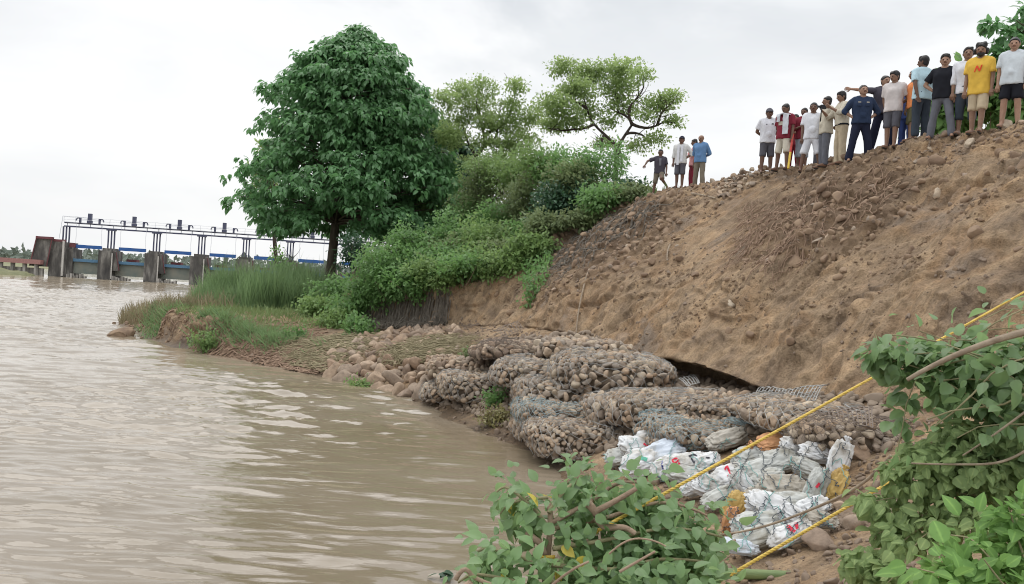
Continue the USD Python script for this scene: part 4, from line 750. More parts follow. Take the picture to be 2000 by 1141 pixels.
_ap = in_px([(822, 784), (850, 735), (960, 668), (1150, 650), (1280, 712), (1480, 772), (1730, 768), (1735, 880), (1480, 850), (1210, 880), (1080, 892), (1000, 845), (900, 800)]); _rg = np.random.default_rng(88)
cob = look('loose_cobble', {'g': ('geometry', {}), 'r': ('rgb_ramp', {'ramp': [(0, (.2, .155, .115)), (.35, (.31, .25, .185)), (.7, (.39, .325, .25)), (1, (.46, .4, .32))]}), 'p': ('principled_bsdf', {'roughness': .85})}, [('g.random_per_island', 'r.fac'), ('r.color', 'p.base_color')])
_kk = poisson(_rg, BV[_ap], np.full(len(_ap), .115)); obj('cobbles', heap_mesh(_rg, _ap[_kk], .11, .2, .15, .7), cob, bank, smooth=True, kind='stuff', label='loose cobbles filling the hollows between the gabions')
def drape(px_quad, nu, nv, lift, jit, rng, sag=0.):
    """A grid of points laid over the bank inside a pixel quadrilateral."""
    a, b, c, d = [np.array(q, float) for q in px_quad]; out = np.zeros((nu, nv, 3))
    for i, u in enumerate(np.linspace(0, 1, nu)):
        for j, w in enumerate(np.linspace(0, 1, nv)):
            x, y = (a * (1 - u) + b * u) * (1 - w) + (d * (1 - u) + c * u) * w; p, n = on_bank(x, y); out[i, j] = p + n * (lift + rng.normal(0, jit)) + [0, 0, sag * math.sin(math.pi * w)]
    from scipy.ndimage import gaussian_filter1d
    return gaussian_filter1d(gaussian_filter1d(out, 1.6, axis=0, mode='nearest'), 1.2, axis=1, mode='nearest')
def hexnet(Gd, r, mb, rng):
    nu, nv, _ = Gd.shape
    for i in range(nu):
        for j in range(nv):
            if i + 1 < nu and (i + j) % 2 == 0: mb.tube([Gd[i, j], Gd[i + 1, j]], r, 3, False)
            if j + 1 < nv: mb.tube([Gd[i, j], Gd[i, j + 1]], r, 3, False)
            elif i + 1 < nu: mb.tube([Gd[i, j], Gd[i + 1, j]], r, 3, False)
for lab, quad, nu, nv, lift, sg_, m in (('grey wire net stretched over the ledge right of the hollow', [(1490, 768), (1635, 764), (1600, 805), (1470, 812)], 20, 8, .16, .12, wire), ('scrap of bent wire net at the mouth of the hollow', [(1322, 752), (1352, 742), (1372, 764), (1345, 772)], 7, 5, .14, .06, wire),
                                         ('tangle of wire net at the foot of the face above the boulders', [(960, 660), (1010, 640), (1030, 655), (985, 680)], 9, 7, .2, .15, wire_d), ('sagging wire net over the stones at the right, under the rope', [(1560, 845), (1720, 830), (1725, 880), (1580, 872)], 18, 8, .3, .1, wire_d)):
    Gd = drape(quad, nu, nv, lift, .03, rng, sg_); mb = MB(); hexnet(Gd, .009, mb, rng); o = thing('wire_net', lab, 'wire net'); obj('wire', mb.get(), m, o, kind='stuff')

# ------------------------------------------------------------------ roots, reeds
root_m = mottled('roots', [(.3, (.17, .11, .075)), (.6, (.29, .2, .14)), (.8, (.36, .27, .2))], scale=7, bscale=50)
root_g = mottled('grey_roots', [(.3, (.085, .072, .058)), (.6, (.16, .14, .115)), (.8, (.23, .2, .165))], scale=7, bscale=50)
reed_m = mottled('dead_reeds', [(.3, (.17, .15, .085)), (.55, (.25, .215, .13)), (.8, (.33, .28, .19))], scale=5, bscale=50)
def strands(poly, n, length, rad, dirfn, lift, seed, wob=.12, drop=0.):
    rng = np.random.default_rng(seed); k = in_px(poly); mb = MB()
    for q in rng.choice(k, n):
        Ln = length * rng.uniform(.5, 1.3); d = dirfn(rng); p0 = BV[q]; pts = []
        for u in np.linspace(0, 1, 6):
            p = p0 + d * Ln * u + rng.normal(0, wob * .3, 3); z = bank_z(p[0], p[1]); p[2] = max(z + lift * rng.uniform(.2, 1.3), p0[2] + lift - drop * Ln * u if drop else -9); pts.append(p)
        mb.tube(curve(pts, 9), np.linspace(1, .5, 9) * rad * rng.uniform(.5, 1.5), 4, False)
    return mb.get()
dn = lambda rng: unit(V3(-.75, -.55, 0) + rng.normal(0, .28, 3) * [1, 1, 0])
al = lambda rng: unit(V3(1.0, -.3, 0) + rng.normal(0, .25, 3) * [1, 1, 0])
o = thing('exposed_roots', 'pale roots hanging out of the broken earth scarp of the spit', 'roots'); obj('root', strands([(395, 625), (480, 622), (560, 628), (640, 640), (640, 690), (560, 700), (440, 690), (390, 660)], 420, .8, .02, dn, .05, 51), root_m, o, kind='stuff')
o = thing('root_mat', 'mat of brown roots and dead grass sliding from the scarp into the water', 'roots'); obj('root', strands([(400, 660), (480, 660), (600, 680), (660, 690), (650, 735), (560, 728), (440, 700)], 560, .9, .018, al, .08, 52), root_m, o, kind='stuff')
o = thing('reed_mat', 'flattened dead reeds beside the boulders at the waterline', 'reeds'); obj('reed', strands([(520, 665), (620, 660), (690, 655), (680, 690), (640, 735), (560, 722)], 620, 1.0, .014, al, .12, 53), reed_m, o, kind='stuff')
o = thing('reed_mat', 'combed down dead reeds lying across the boulder bed', 'reeds'); obj('reed', strands([(720, 700), (800, 668), (880, 672), (870, 705), (800, 722), (735, 722)], 420, 1.0, .013, al, .22, 54), reed_m, o, kind='stuff')
o = thing('hanging_roots', 'curtain of grey roots hanging below the bushes above the boulders', 'roots'); obj('root', strands([(700, 610), (760, 580), (840, 560), (880, 550), (880, 600), (830, 640), (710, 650)], 700, .8, .017, lambda r: unit(V3(-.3, -.6, 0) + r.normal(0, .3, 3) * [1, 1, 0]), .2, 55), root_g, o, kind='stuff')
o = thing('hanging_roots', 'dark tangle of roots in the slumped soil below the four uniformed men', 'roots'); obj('root', strands([(1450, 400), (1560, 390), (1650, 360), (1760, 330), (1740, 390), (1660, 430), (1600, 490), (1500, 540), (1430, 500)], 420, .42, .011, lambda r: unit(V3(-.8, -.4, 0) + r.normal(0, 1.1, 3) * [1, 1, 0]), .07, 56), root_m, o, kind='stuff')
o = thing('hanging_roots', 'roots and dead stems along the dark lip where bushes meet bare earth', 'roots'); obj('root', strands([(1040, 490), (1120, 450), (1210, 415), (1290, 385), (1290, 430), (1180, 490), (1100, 530)], 420, .7, .014, lambda r: unit(V3(-.6, -.6, 0) + r.normal(0, .5, 3) * [1, 1, 0]), .1, 57), root_g, o, kind='stuff')
o = thing('root_mat', 'brown eroded clumps and stems along the low tip of the spit', 'roots'); obj('root', strands([(232, 622), (300, 610), (370, 640), (365, 655), (250, 640)], 260, .8, .03, al, .06, 58), root_m, o, kind='stuff')
for lab, pts, r in (('thin bare stick lying on the upper slope below the men', [(1352, 382), (1375, 385), (1398, 390)], .035), ('forked root hanging down the face at the left of the bare slope', [(1150, 530), (1140, 570), (1130, 620), (1128, 650)], .03), ('short root hanging in the middle of the ochre slope', [(1310, 480), (1306, 500), (1302, 512)], .025)):
    P = []
    for x, y in pts: q, nn = on_bank(x, y); P.append(q + nn * .06)
    o = thing('stick', lab, 'stick'); obj('wood', tube(curve(P, 12), np.linspace(1, .6, 12) * r, 6), twig, o)

# ------------------------------------------------------------------ sacks of earth in rope nets
def sack_mat(name, c, dirt=.35): 
    c = np.array(c); return mottled(name, [(.28, tuple(c * [.5, .45, .38])), (.42, tuple(c * [.8, .77, .72])), (.54, tuple(c)), (.8, tuple(np.minimum(c * 1.12, .86)))], scale=4.5, rough=.55, bump=.35, bscale=28, spec=.35, dist=.012)
SK = dict(white=sack_mat('white_sack', (.58, .59, .6)), grey=sack_mat('grey_sack', (.42, .43, .41)), tan=sack_mat('muddy_sack', (.37, .345, .30)), gold=sack_mat('yellow_sack', (.5, .35, .12)), ora=sack_mat('orange_sack', (.52, .27, .13)), blue=sack_mat('bluish_sack', (.5, .55, .62)))
inkr, inkb, inkn, inkg = plain('red_print', (.6, .04, .07), var=.1), plain('black_print', (.05, .05, .06)), plain('blue_print', (.06, .08, .35)), plain('green_print', (.1, .38, .27))
SACKV = []
def sack(label, px, py, wpx, mat, seed, rot=0., up=.1, pitch=0., slim=.62, marks=(), lift=0., tie=False):
    rng = np.random.default_rng(seed); c, nn = on_bank(px, py + wpx * .2); d = (c - EYE) @ CF - .1; L = wpx * d / FOC / 2 * 1.3; rot = rot + rng.normal(0, .12); slim = slim * .92; c = at(px, py, d - .05 - lift)
    t = thing('sack', label, 'sack', 'earth filled sacks at the water edge')
    ex = unit(math.cos(rot) * CR + math.sin(rot) * CU + pitch * CF); f = unit(-CF * .8 + V3(0, 0, .75)); f = unit(f - ex * (f @ ex)); B = np.stack([ex, np.cross(f, ex), f]); R = np.array([L, L * slim, L * slim * .72])
    sp = _ico3.subdivide() if False else trimesh.creation.icosphere(4); q = sp.vertices; uu = np.arctan2(q[:, 1], q[:, 0]); ww = np.arcsin(np.clip(q[:, 2], -1, 1)); Q = superell(uu, ww, .72)
    ph = rng.uniform(0, 90, 3); wr = meshkit.fbm(Q * [1.6, 3.2, 3.2] + ph, 4, seed) - .5; pleat = (meshkit.fbm(Q * [1.0, 9, 9] + ph, 2, seed + 1) - .5) * np.abs(Q[:, 0])
    crease = np.abs(meshkit.fbm(Q * 2.6 + ph + 9, 3, seed + 2) - .5)
    Q = Q * (1 + wr[:, None] * .5 + pleat[:, None] * .3 - np.clip(.09 - crease, 0, 1)[:, None] * 1.3); Q[:, 2] *= 1 - .25 * np.abs(Q[:, 0]) ** 3
    V = c + (Q * R) @ B; obj('bag', (V, sp.faces), mat, t, smooth=True); SACKV.append(V)
    if tie:
        e = c + ex * L * (1.0 if rng.random() < .5 else -1.0); k = np.sign((e - c) @ ex); mb = MB()
        for a in np.linspace(0, 2 * np.pi, 9)[:-1]: mb.tube([e - ex * k * L * .12 + (math.cos(a) * B[1] + math.sin(a) * B[2]) * L * .12, e + ex * k * L * .05, e + ex * k * L * .28 + (math.cos(a) * B[1] + math.sin(a) * B[2]) * L * .2], [.03 * L * 2, .02 * L * 2, .035 * L * 2], 5)
        obj('tied_end', mb.get(), mat, t, smooth=True)
    T = cKDTree((q[:, :2])); top = q[:, 2] > 0
    Tt = cKDTree(Q[top][:, :2]); Zt = Q[top][:, 2]
    for kind, (ox, oy), sc, ink, ang in marks:
        m = meshkit.text_mesh(kind, sc * .72, depth=.01, bold=True) if kind != 'bar' else trimesh.creation.box([sc * .45, sc, .01])
        if kind == 'bar': m = m.subdivide().subdivide()
        else:
            for _ in range(2): m = m.subdivide() if len(m.faces) < 4000 else m
        w = m.vertices.copy(); w[:, :2] -= m.bounds.mean(0)[:2]; ca, sa = math.cos(ang), math.sin(ang); w2 = np.column_stack([w[:, 0] * ca - w[:, 1] * sa, w[:, 0] * sa + w[:, 1] * ca]) + [ox, oy]; w2[:, 1] /= slim
        dd, kk = Tt.query(w2, k=4); z = (Zt[kk] / (dd + .02)).sum(1) / (1 / (dd + .02)).sum(1) + .035 + (w[:, 2] > w[:, 2].mean()) * .02
        obj('print', (c + (np.column_stack([w2, z]) * R) @ B, m.faces), ink, t)
    return t
SA = [  # label, x, y, width px, material, rotation, pitch, slim, marks, lift, tie
    ('plain white sack highest in the left white heap', 1285, 858, 70, 'white', .1, .1, .6, [], 0, True), ('white sack with faint red streaks left of the heap top', 1250, 880, 66, 'white', -.2, .1, .6, [('bar', (.1, .1), .25, inkr, 1.3)], .1, False), ('bluish white sack under the left heap top', 1290, 890, 72, 'blue', .3, 0, .62, [], .2, False),
    ('white sack with green print in the left heap', 1255, 905, 64, 'white', .2, .1, .7, [('bar', (0, 0), .4, inkg, .9)], .3, False), ('grey white sack at the waterside end of the left heap', 1215, 893, 52, 'grey', .1, 0, .6, [], .1, False), ('white sack with blue print low in the left heap', 1300, 915, 46, 'white', .4, 0, .8, [('6', (0, 0), .9, inkn, .1)], .4, False),
    ('white sack with a red 8 and a black D', 1342, 907, 70, 'white', .12, 0, .55, [('8', (-.5, 0), .6, inkr, 0), ('D', (.3, .05), .55, inkb, .3)], .35, False), ('white sack with black marks right of the 8 and D sack', 1383, 903, 38, 'white', .3, 0, .85, [('bar', (0, .1), .3, inkb, 1.2)], .35, False), ('muddy sack lying flat behind the middle of the sacks', 1420, 858, 64, 'tan', .1, .1, .5, [], 0, False),
    ('grey sack at the back between the two heaps', 1380, 862, 50, 'tan', .0, .1, .6, [], 0, False), ('white tied bundle behind the upper rope', 1405, 850, 26, 'white', .5, 0, .8, [], 0, True),
    ('muddy sack below the 8 and D sack', 1345, 930, 66, 'grey', -.1, 0, .5, [], .5, False), ('folded white sack just above the cut leafy branch', 1385, 950, 62, 'white', -.35, .0, .62, [], .6, False), ('small white sack at the edge of the cut branch', 1352, 955, 34, 'white', .2, 0, .7, [], .6, False),
    ('orange tan sack on top of the right heap', 1518, 868, 66, 'ora', .1, .1, .55, [], .1, True), ('golden sack with a knotted neck left of the orange one', 1490, 872, 38, 'gold', .5, .1, .5, [], .1, True), ('white sack at the top centre of the right heap', 1560, 878, 60, 'white', -.5, .1, .6, [], .15, False),
    ('wide white sack at the top right of the right heap', 1605, 885, 68, 'white', -.1, .1, .5, [], .15, False), ('upright white sack with a tied top at the right end', 1640, 898, 56, 'white', 1.3, .1, .62, [], .2, True), ('plain grey sack in the middle of the right heap', 1523, 902, 60, 'grey', .1, .05, .7, [], .3, False),
    ('grey sack with a red rim at the left of the right heap', 1470, 890, 60, 'grey', .2, .05, .6, [('bar', (.2, .35), .14, inkr, 1.5)], .25, False), ('long grey sack under the red rimmed one', 1480, 918, 74, 'grey', .1, 0, .45, [], .35, False), ('white sack with a red 1 and a dark red edge', 1425, 935, 56, 'white', .3, 0, .8, [('1', (.05, .2), .8, inkr, 0.)], .5, False),
    ('folded white sack standing between the red 1 sack and the golden one', 1455, 955, 60, 'white', -.9, 0, .55, [], .6, False), ('full muddy grey sack in the middle front of the right heap', 1532, 956, 74, 'tan', -.1, 0, .62, [], .5, False), ('grey sack standing at the right with a pink stamp', 1595, 950, 56, 'grey', 1.35, 0, .6, [('bar', (.1, .0), .3, inkr, 1.3)], .45, False),
    ('yellow sack at the right end beside the bare ground', 1634, 948, 50, 'gold', 1.2, .1, .6, [], .4, True), ('small grey sack in the gap left of the muddy grey one', 1500, 935, 50, 'grey', .3, 0, .6, [], .45, False), ('grey white sack behind the pink stamped one', 1575, 915, 54, 'grey', -.4, .1, .6, [], .3, False),
    ('golden brown sack at the left front, against the leaves', 1435, 990, 48, 'gold', 1.0, 0, .7, [('bar', (0, 0), .3, inkr, .3)], .75, False), ('orange brown sack under the golden one', 1428, 1018, 42, 'ora', 1.3, 0, .6, [], .8, False), ('big smooth white sack at the front of the right heap', 1512, 995, 88, 'white', -.15, 0, .55, [], .75, False),
    ('white sack with torn end sloping right of the smooth white one', 1560, 1015, 66, 'white', -.6, 0, .5, [], .7, False), ('wide wrinkled grey sack below the smooth white one', 1490, 1028, 92, 'grey', .05, 0, .5, [], .9, False), ('lowest wrinkled grey sack of the right heap', 1480, 1050, 84, 'grey', -.05, 0, .42, [], .95, False),
    ('white sack with bright red print at the bottom right of the heap', 1545, 1043, 72, 'white', .5, 0, .45, [('bar', (.05, .1), .4, inkr, .3), ('bar', (.32, .1), .32, inkr, -.2)], .9, False), ('muddy sack wedged between the long grey sack and the smooth white one', 1492, 966, 62, 'tan', .15, 0, .5, [], .55, False), ('grey sack lying below the full muddy grey one', 1552, 980, 64, 'grey', -.3, 0, .5, [], .6, False), ('small white sack below the pink stamped one', 1588, 990, 50, 'white', .3, 0, .6, [], .6, False), ('dirty white sack under the red 1 sack, beside the golden brown one', 1405, 972, 56, 'grey', .4, 0, .55, [], .6, False), ('grey sack half buried at the right foot of the heap', 1600, 1015, 54, 'tan', -.2, 0, .5, [], .8, False),
    ('flat bluish sack at the very bottom of the heap', 1440, 1068, 62, 'blue', .1, 0, .4, [], .95, False)]
for q, (lab, x, y, w, m, ro, pi_, sl, mk, lf, ti) in enumerate(SA): sack(lab, x, y, w, SK[m], 500 + q, ro, pitch=pi_, slim=sl, marks=mk, lift=lf * .18, tie=ti)
# nets over the sacks: ropes laid over what the sacks' outsides are
ropeg, ropek = plain('teal_net_rope', (.16, .33, .31), var=.25), plain('dark_net_rope', (.07, .085, .10))
AV = np.vstack(SACKV); ax_, ay_, ad_ = proj(AV); _st = cKDTree(np.stack([ax_, ay_], -1))
def on_sacks(x, y, r=7):
    k = _st.query_ball_point((x, y), r); return None if not k else AV[np.array(k)[np.argmin(ad_[k])]] - CF * .012 + V3(0, 0, .008)
def rope_over(mb, pts, r):
    run = []
    for x, y in np.asarray(curve(np.column_stack([np.array(pts, float), np.zeros(len(pts))]), 46))[:, :2]:
        p = on_sacks(x, y)
        if p is None or (run and np.linalg.norm(p - run[-1]) > .35):
            if len(run) > 3: mb.tube(curve(run, len(run) * 2), r, 5, False)
            run = [] if p is None else [p]
        else: run.append(p)
    if len(run) > 3: mb.tube(curve(run, len(run) * 2), r, 5, False)
rng = np.random.default_rng(61)
for lab, mat, x0n, x1n, y0n, y1n, st in (('dark knotted rope net over the top of the right sack heap', ropek, 1470, 1665, 860, 950, 58), ('dark rope net over the big smooth white sack', ropek, 1470, 1590, 965, 1040, 44), ('teal rope net round the front of the right sack heap', ropeg, 1425, 1580, 890, 1075, 90), ('teal rope net over the left white heap', ropeg, 1210, 1400, 850, 950, 90)):
    mb = MB()
    for x in np.arange(x0n - 60, x1n + 60, st):
        for sl in (-.55, .55): rope_over(mb, [(x + sl * (y - y0n) + rng.normal(0, 4), y) for y in np.linspace(y0n, y1n, 6)], .0042)
    o = thing('rope_net', lab, 'rope net'); obj('rope', mb.get(), mat, o, kind='stuff')
# ------------------------------------------------------------------ people
skin = {k: mottled('skin_' + k, [(.3, tuple(np.array(c) * .85)), (.7, tuple(np.array(c) * 1.1))], scale=14, rough=.5, bump=.05, bscale=80, spec=.35, dist=.003) for k, c in (('dark', (.125, .068, .046)), ('brown', (.2, .115, .076)), ('tan', (.29, .172, .118)))}
hair_m = plain('black_hair', (.012, .011, .011), rough=.5, var=.3); grey_hair = plain('greying_hair', (.05, .047, .045), rough=.6); eye_m = plain('eye', (.03, .02, .018), rough=.2); lip_m = plain('lips', (.13, .05, .045)); sandal_m = plain('sandal', (.04, .035, .03))
def cloth(name, c, var=.12): 
    c = np.array(c, float); return mottled('cloth_' + name, [(.3, tuple(c * (1 - var))), (.7, tuple(np.minimum(c * (1 + var), .85)))], scale=7, rough=.9, bump=.2, bscale=120, spec=.15, dist=.003)
CL = dict(white=cloth('white', (.58, .59, .63), .08), grey=cloth('grey', (.13, .13, .15)), slate=cloth('slate', (.085, .085, .10)), cream=cloth('cream', (.45, .42, .35)), maroon=cloth('maroon', (.17, .022, .036)), red=cloth('red', (.42, .02, .03)), towel=cloth('towel', (.48, .5, .54)), bluegrey=cloth('bluegrey', (.24, .27, .32)),
          beige=cloth('beige', (.44, .405, .33)), khaki=cloth('khaki', (.40, .335, .24)), navy=cloth('navy', (.022, .035, .07)), dknavy=cloth('dknavy', (.014, .017, .035)), check=cloth('check', (.50, .46, .45)), royal=cloth('royal', (.03, .05, .15)), orange=cloth('orange', (.62, .22, .08)), sky=cloth('skyblue', (.38, .52, .58)),
          olive=cloth('olive', (.09, .085, .045)), black=cloth('black', (.012, .013, .018)), jeans=cloth('jeans', (.11, .115, .135)), dkjeans=cloth('dkjeans', (.035, .045, .06)), yellow=cloth('yellow', (.56, .36, .06)), sand=cloth('sand', (.40, .33, .23)), ltgrey=cloth('ltgrey', (.46, .5, .53)), denim=cloth('denim', (.10, .19, .34)), tee=cloth('charcoal', (.055, .05, .065)), pink=cloth('pink', (.6, .3, .3)), ash=cloth('ash', (.5, .5, .49)), drab=cloth('drab', (.15, .13, .10)))
Man = m3.Manifold
def ball(p, r, seg=14): return Man.sphere(float(r), seg).translate([float(x) for x in p])
def hull(*pr): return Man.batch_hull([ball(p, r) for p, r in pr])
def chain(*pr): return [hull(pr[i], pr[i + 1]) for i in range(len(pr) - 1)]
def cone(a, b, ra, rb, seg=18):
    """A flat ended tapering sleeve from a to b."""
    a, b = np.asarray(a, float), np.asarray(b, float); d = b - a; L = np.linalg.norm(d); R = trimesh.geometry.align_vectors([0, 0, 1], d / L)[:3, :3]
    return Man.cylinder(float(L), float(ra), float(rb), seg).transform(np.column_stack([R, a]).tolist())
def union(parts): return Man.batch_boolean(list(parts), m3.OpType.Add)
def smooth_mesh(m, edge, it=8, noise=0., nscale=9., seed=0, keep=None):
    mm = m.refine_to_length(edge).to_mesh(); t = trimesh.Trimesh(mm.vert_properties[:, :3], mm.tri_verts, process=True)
    v0 = t.vertices.copy(); trimesh.smoothing.filter_taubin(t, lamb=.5, nu=.52, iterations=it); v = t.vertices.copy()
    if keep is not None: w = keep(v0)[:, None]; v = v * (1 - w) + v0 * w
    if noise: 
        n = trimesh.Trimesh(v, t.faces, process=False).vertex_normals; v = v + n * (meshkit.fbm(v * [nscale, nscale, nscale * .45] + seed * 3.3, 3, seed) - .42)[:, None] * noise
    return v, t.faces
ARM = dict(down=((.13, -.02, -1), (.02, -.2, -1)), relaxed=((.2, -.05, -1), (.0, -.3, -1)), hip=((.62, .25, -.85), (-.72, -.28, -.62)), behind=((.3, .38, -.9), (-.75, .35, -.4)), clasp=((.18, -.1, -1), (-.7, -.62, -.28)), point=((1, -.15, .02), (1, -.1, .06)), lift=((.35, -.55, -.75), (-.35, -.8, .5)), elbow=((.9, -.1, -.35), (.35, -.6, -.75)), fold=((.25, -.2, -1), (-.85, -.5, .25)), reach=((.55, -.45, -.7), (.75, -.5, -.3)), tuck=((.12, .3, -1), (-.2, .15, -1)))
def person(label, px, n_in, top_px, yaw, arms=('down', 'down'), head=(0, 0), sk='brown', shirt='white', sleeve='short', sleevec=None, legs='shorts', legc='grey', hair='short', belly=0., stance=.1, step=None, extra=(), group='men watching from the top of the bank', hem=None, H=None, lean=0., feet=None):
    jr = np.random.default_rng(int(px) + 7); yaw = yaw + jr.uniform(-12, 12); stance = stance * jr.uniform(.7, 1.5); head = (head[0] + jr.uniform(-14, 14), head[1] + jr.uniform(-4, 8)); lean = lean + jr.uniform(-.012, .02)
    if step is None and jr.random() < .6: step = (jr.choice([-1, 1]), jr.uniform(-.01, .03), jr.uniform(-.09, .05), 0.0)
    s = None
    for sc in np.arange(6, 40, .05):                                # the point along the crest that shows in this pixel column
        q = xy(sc, n_in); P = V3(*q, 7.0); x = proj(P)[0]
        if x < px: s = sc; break
    q = xy(s, n_in); gz = float(bank_z(np.array([q[0]]), np.array([q[1]]))[0]); base = V3(q[0], q[1], gz - .02)
    d = (base - EYE) @ CF; topz = at(px, top_px, d)[2]; h = H or float(np.clip(topz - base[2], 1.5, 1.84))
    base[2] = gz - .02 if not H else gz - .02
    if feet: base[2] += feet
    yaw0 = math.atan2(-base[0], base[1]); A = yaw0 + math.radians(yaw)
    Rz = np.array([[math.cos(A), -math.sin(A), 0], [math.sin(A), math.cos(A), 0], [0, 0, 1]])
    place = lambda v: base + (np.asarray(v) * h) @ Rz.T
    seed = int(px); rng = np.random.default_rng(seed)
    t = thing('person', label, 'person', group)
    L = V3(0, 0, 0); ln = V3(0, -lean, 0)
    sh, hipw = .096, .046
    neck, hd = V3(0, .004, .845) + ln, V3(0, -.008, .925) + ln * 1.1
    hy, hp = math.radians(head[0]), math.radians(head[1])
    RH = trimesh.transformations.euler_matrix(hp, 0, hy, 'sxyz')[:3, :3]
    hp_ = lambda x, y, z: hd + RH @ V3(x, y, z - .925)
    J = {}
    parts = [hull((V3(-.036, 0, .53), .06), (V3(.036, 0, .53), .06), (V3(-.036, -.012 * belly, .62), .055), (V3(.036, -.012 * belly, .62), .055)),
             hull((V3(-.036, -.012 * belly, .62), .055), (V3(.036, -.012 * belly, .62), .055), (V3(-.05, 0, .74) + ln, .058), (V3(.05, 0, .74) + ln, .058)),
             hull((V3(-.05, 0, .74) + ln, .058), (V3(.05, 0, .74) + ln, .058), (V3(-sh, 0, .805) + ln, .036), (V3(sh, 0, .805) + ln, .036)), hull((V3(-.05, 0, .82) + ln, .034), (V3(.05, 0, .82) + ln, .034), (neck, .033)), hull((neck, .034), (hp_(0, .008, .895), .034))]
    parts += [hull((hp_(0, .008, .945), .051), (hp_(0, -.012, .937), .049), (hp_(0, -.02, .905), .036), (hp_(0, -.034, .884), .018), (hp_(-.026, 0, .898), .02), (hp_(.026, 0, .898), .02)),
              hull((hp_(0, -.055, .932), .006), (hp_(0, -.068, .914), .0085), (hp_(-.011, -.058, .911), .006), (hp_(.011, -.058, .911), .006)), hull((hp_(-.022, -.051, .94), .008), (hp_(.022, -.051, .94), .008)),
              hull((hp_(-.013, -.0515, .8985), .006), (hp_(.013, -.0515, .8985), .006))]
    for sg in (-1, 1): parts.append(hull((hp_(sg * .052, .006, .93), .009), (hp_(sg * .05, .004, .912), .007)))
    hands = []; AR = []
    for sg, pose in ((-1, arms[0]), (1, arms[1])):
        up, fo = [unit(V3(a[0] * sg, a[1], a[2])) for a in (ARM[pose] if isinstance(pose, str) else pose)]
        S0 = V3(sg * (sh + .012), 0, .8) + ln; E = S0 + up * .172; Wr = E + fo * .145; AR.append((S0, E, Wr, up, fo, sg))
        parts += chain((S0, .034), (S0 + up * .08, .029), (E, .0225)) + chain((E, .0225), (E + fo * .05, .0225), (Wr, .0145))
        side = unit(np.cross(fo, V3(0, -1, 0.01)) if abs(fo[1]) < .95 else np.cross(fo, V3(0, 0, 1))); nn = np.cross(side, fo)
        pk = Wr + fo * .045; parts.append(hull((Wr, .0135), (pk + side * .017, .009), (pk - side * .017, .009)))
        for k, (o, ll) in enumerate(((-.018, .036), (-.006, .042), (.006, .04), (.018, .031))):
            b0 = Wr + fo * .042 + side * o; b1 = b0 + unit(fo + nn * .25 * -1 + side * o * 4) * ll * .55; b2 = b1 + unit(fo - nn * .8) * ll * .5; hands += chain((b0, .0063), (b1, .0058), (b2, .0048))
        tb = Wr + fo * .015 - side * .014; t1 = tb + unit(fo * .7 - side * .9 - nn * .3) * .026; hands += chain((tb, .0075), (t1, .0064), (t1 + unit(fo - side * .3 - nn * .3) * .02, .0054))
    LG = []
    for sg in (-1, 1):
        off = V3(0, 0, 0)
        hp0 = V3(sg * hipw, 0, .50); foot = V3(sg * stance * .5 + sg * .012, 0, .042)
        kn = (hp0 + foot) / 2 + V3(sg * .004, -.012, .018)
        if step and step[0] == sg: foot = foot + V3(step[1], step[2], step[3]); kn = (hp0 + foot) / 2 + V3(sg * .004, -.016, .018) if step[3] <= .05 else hp0 + unit(V3((foot[0] - hp0[0]) * .5 + step[1] * .25, -.75 - step[3], -.85)) * .235; v_ = foot - kn; kn = foot - unit(v_) * .235 if step[3] > .05 else kn
        LG.append((hp0, kn, foot, sg)); parts += chain((hp0, .054), (hp0 * .5 + kn * .5, .045), (kn, .034)) + chain((kn, .035), (kn * .68 + foot * .32 + V3(0, .010, 0), .0335), (foot, .021))
        f0 = foot + V3(0, .012, -.02); parts += [hull((foot, .02), (f0, .02), (foot + V3(sg * .012, -.085, -.024), .018)), hull((foot + V3(sg * .012, -.085, -.024), .018), (foot + V3(sg * .018, -.112, -.028), .012))]
    wr = np.array([a[2] for a in AR]); 
    body = union(parts); hm = union(hands); v, f = smooth_mesh(body + hm, .022, 7, keep=lambda v: np.clip(1.3 - np.min(np.linalg.norm(v[:, None] - (wr + [a[4] * .05 for a in AR])[None], axis=2), axis=1) / .06, 0, 1))
    obj('body', (place(v), f), skin[sk], t, smooth=True)
    for sg in (-1, 1): m = ball(hp_(sg * .02, -.0525, .931), .0078, 10).to_mesh(); obj('eye', (place(m.vert_properties[:, :3]), m.tri_verts), eye_m, t, smooth=True)
    m = hull((hp_(-.014, -.0535, .8975), .0042), (hp_(.014, -.0535, .8975), .0042)).to_mesh(); obj('mouth', (place(m.vert_properties[:, :3]), m.tri_verts), lip_m, t, smooth=True)
    # hair
    def skull(k, dz=0.): return hull((hp_(0, .01, .948 + dz), .051 * k), (hp_(0, -.010, .942 + dz), .049 * k), (hp_(0, .014, .915), .044 * k))
    cut = RH @ unit(V3(0, .74, .67)); o_ = float(cut @ hp_(0, -.048, .964))
    if hair in ('short', 'thick', 'long', 'grey', 'fade'):
        hh = skull(1.085 if hair == 'thick' else 1.045 if hair != 'fade' else 1.05, .012 if hair in ('thick', 'long') else .004).trim_by_plane(cut.tolist(), o_)
        if hair == 'thick': hh = hh + hull((hp_(-.02, -.034, .983), .017), (hp_(.03, -.03, .985), .016), (hp_(0, .02, .992), .02))
        if hair == 'long': hh = union([hh, ball(hp_(-.045, .012, .93), .03), ball(hp_(.047, .015, .93), .03), ball(hp_(0, .035, .92), .045), ball(hp_(-.025, -.015, .985), .03), ball(hp_(.03, -.01, .985), .03), ball(hp_(-.055, .01, .905), .02), ball(hp_(.052, .015, .9), .02)])
        v, f = smooth_mesh(hh, .014, 3, noise=.012 if hair != 'long' else .03, nscale=40, seed=seed); obj('hair', (place(v), f), grey_hair if hair == 'grey' else hair_m, t, smooth=True)
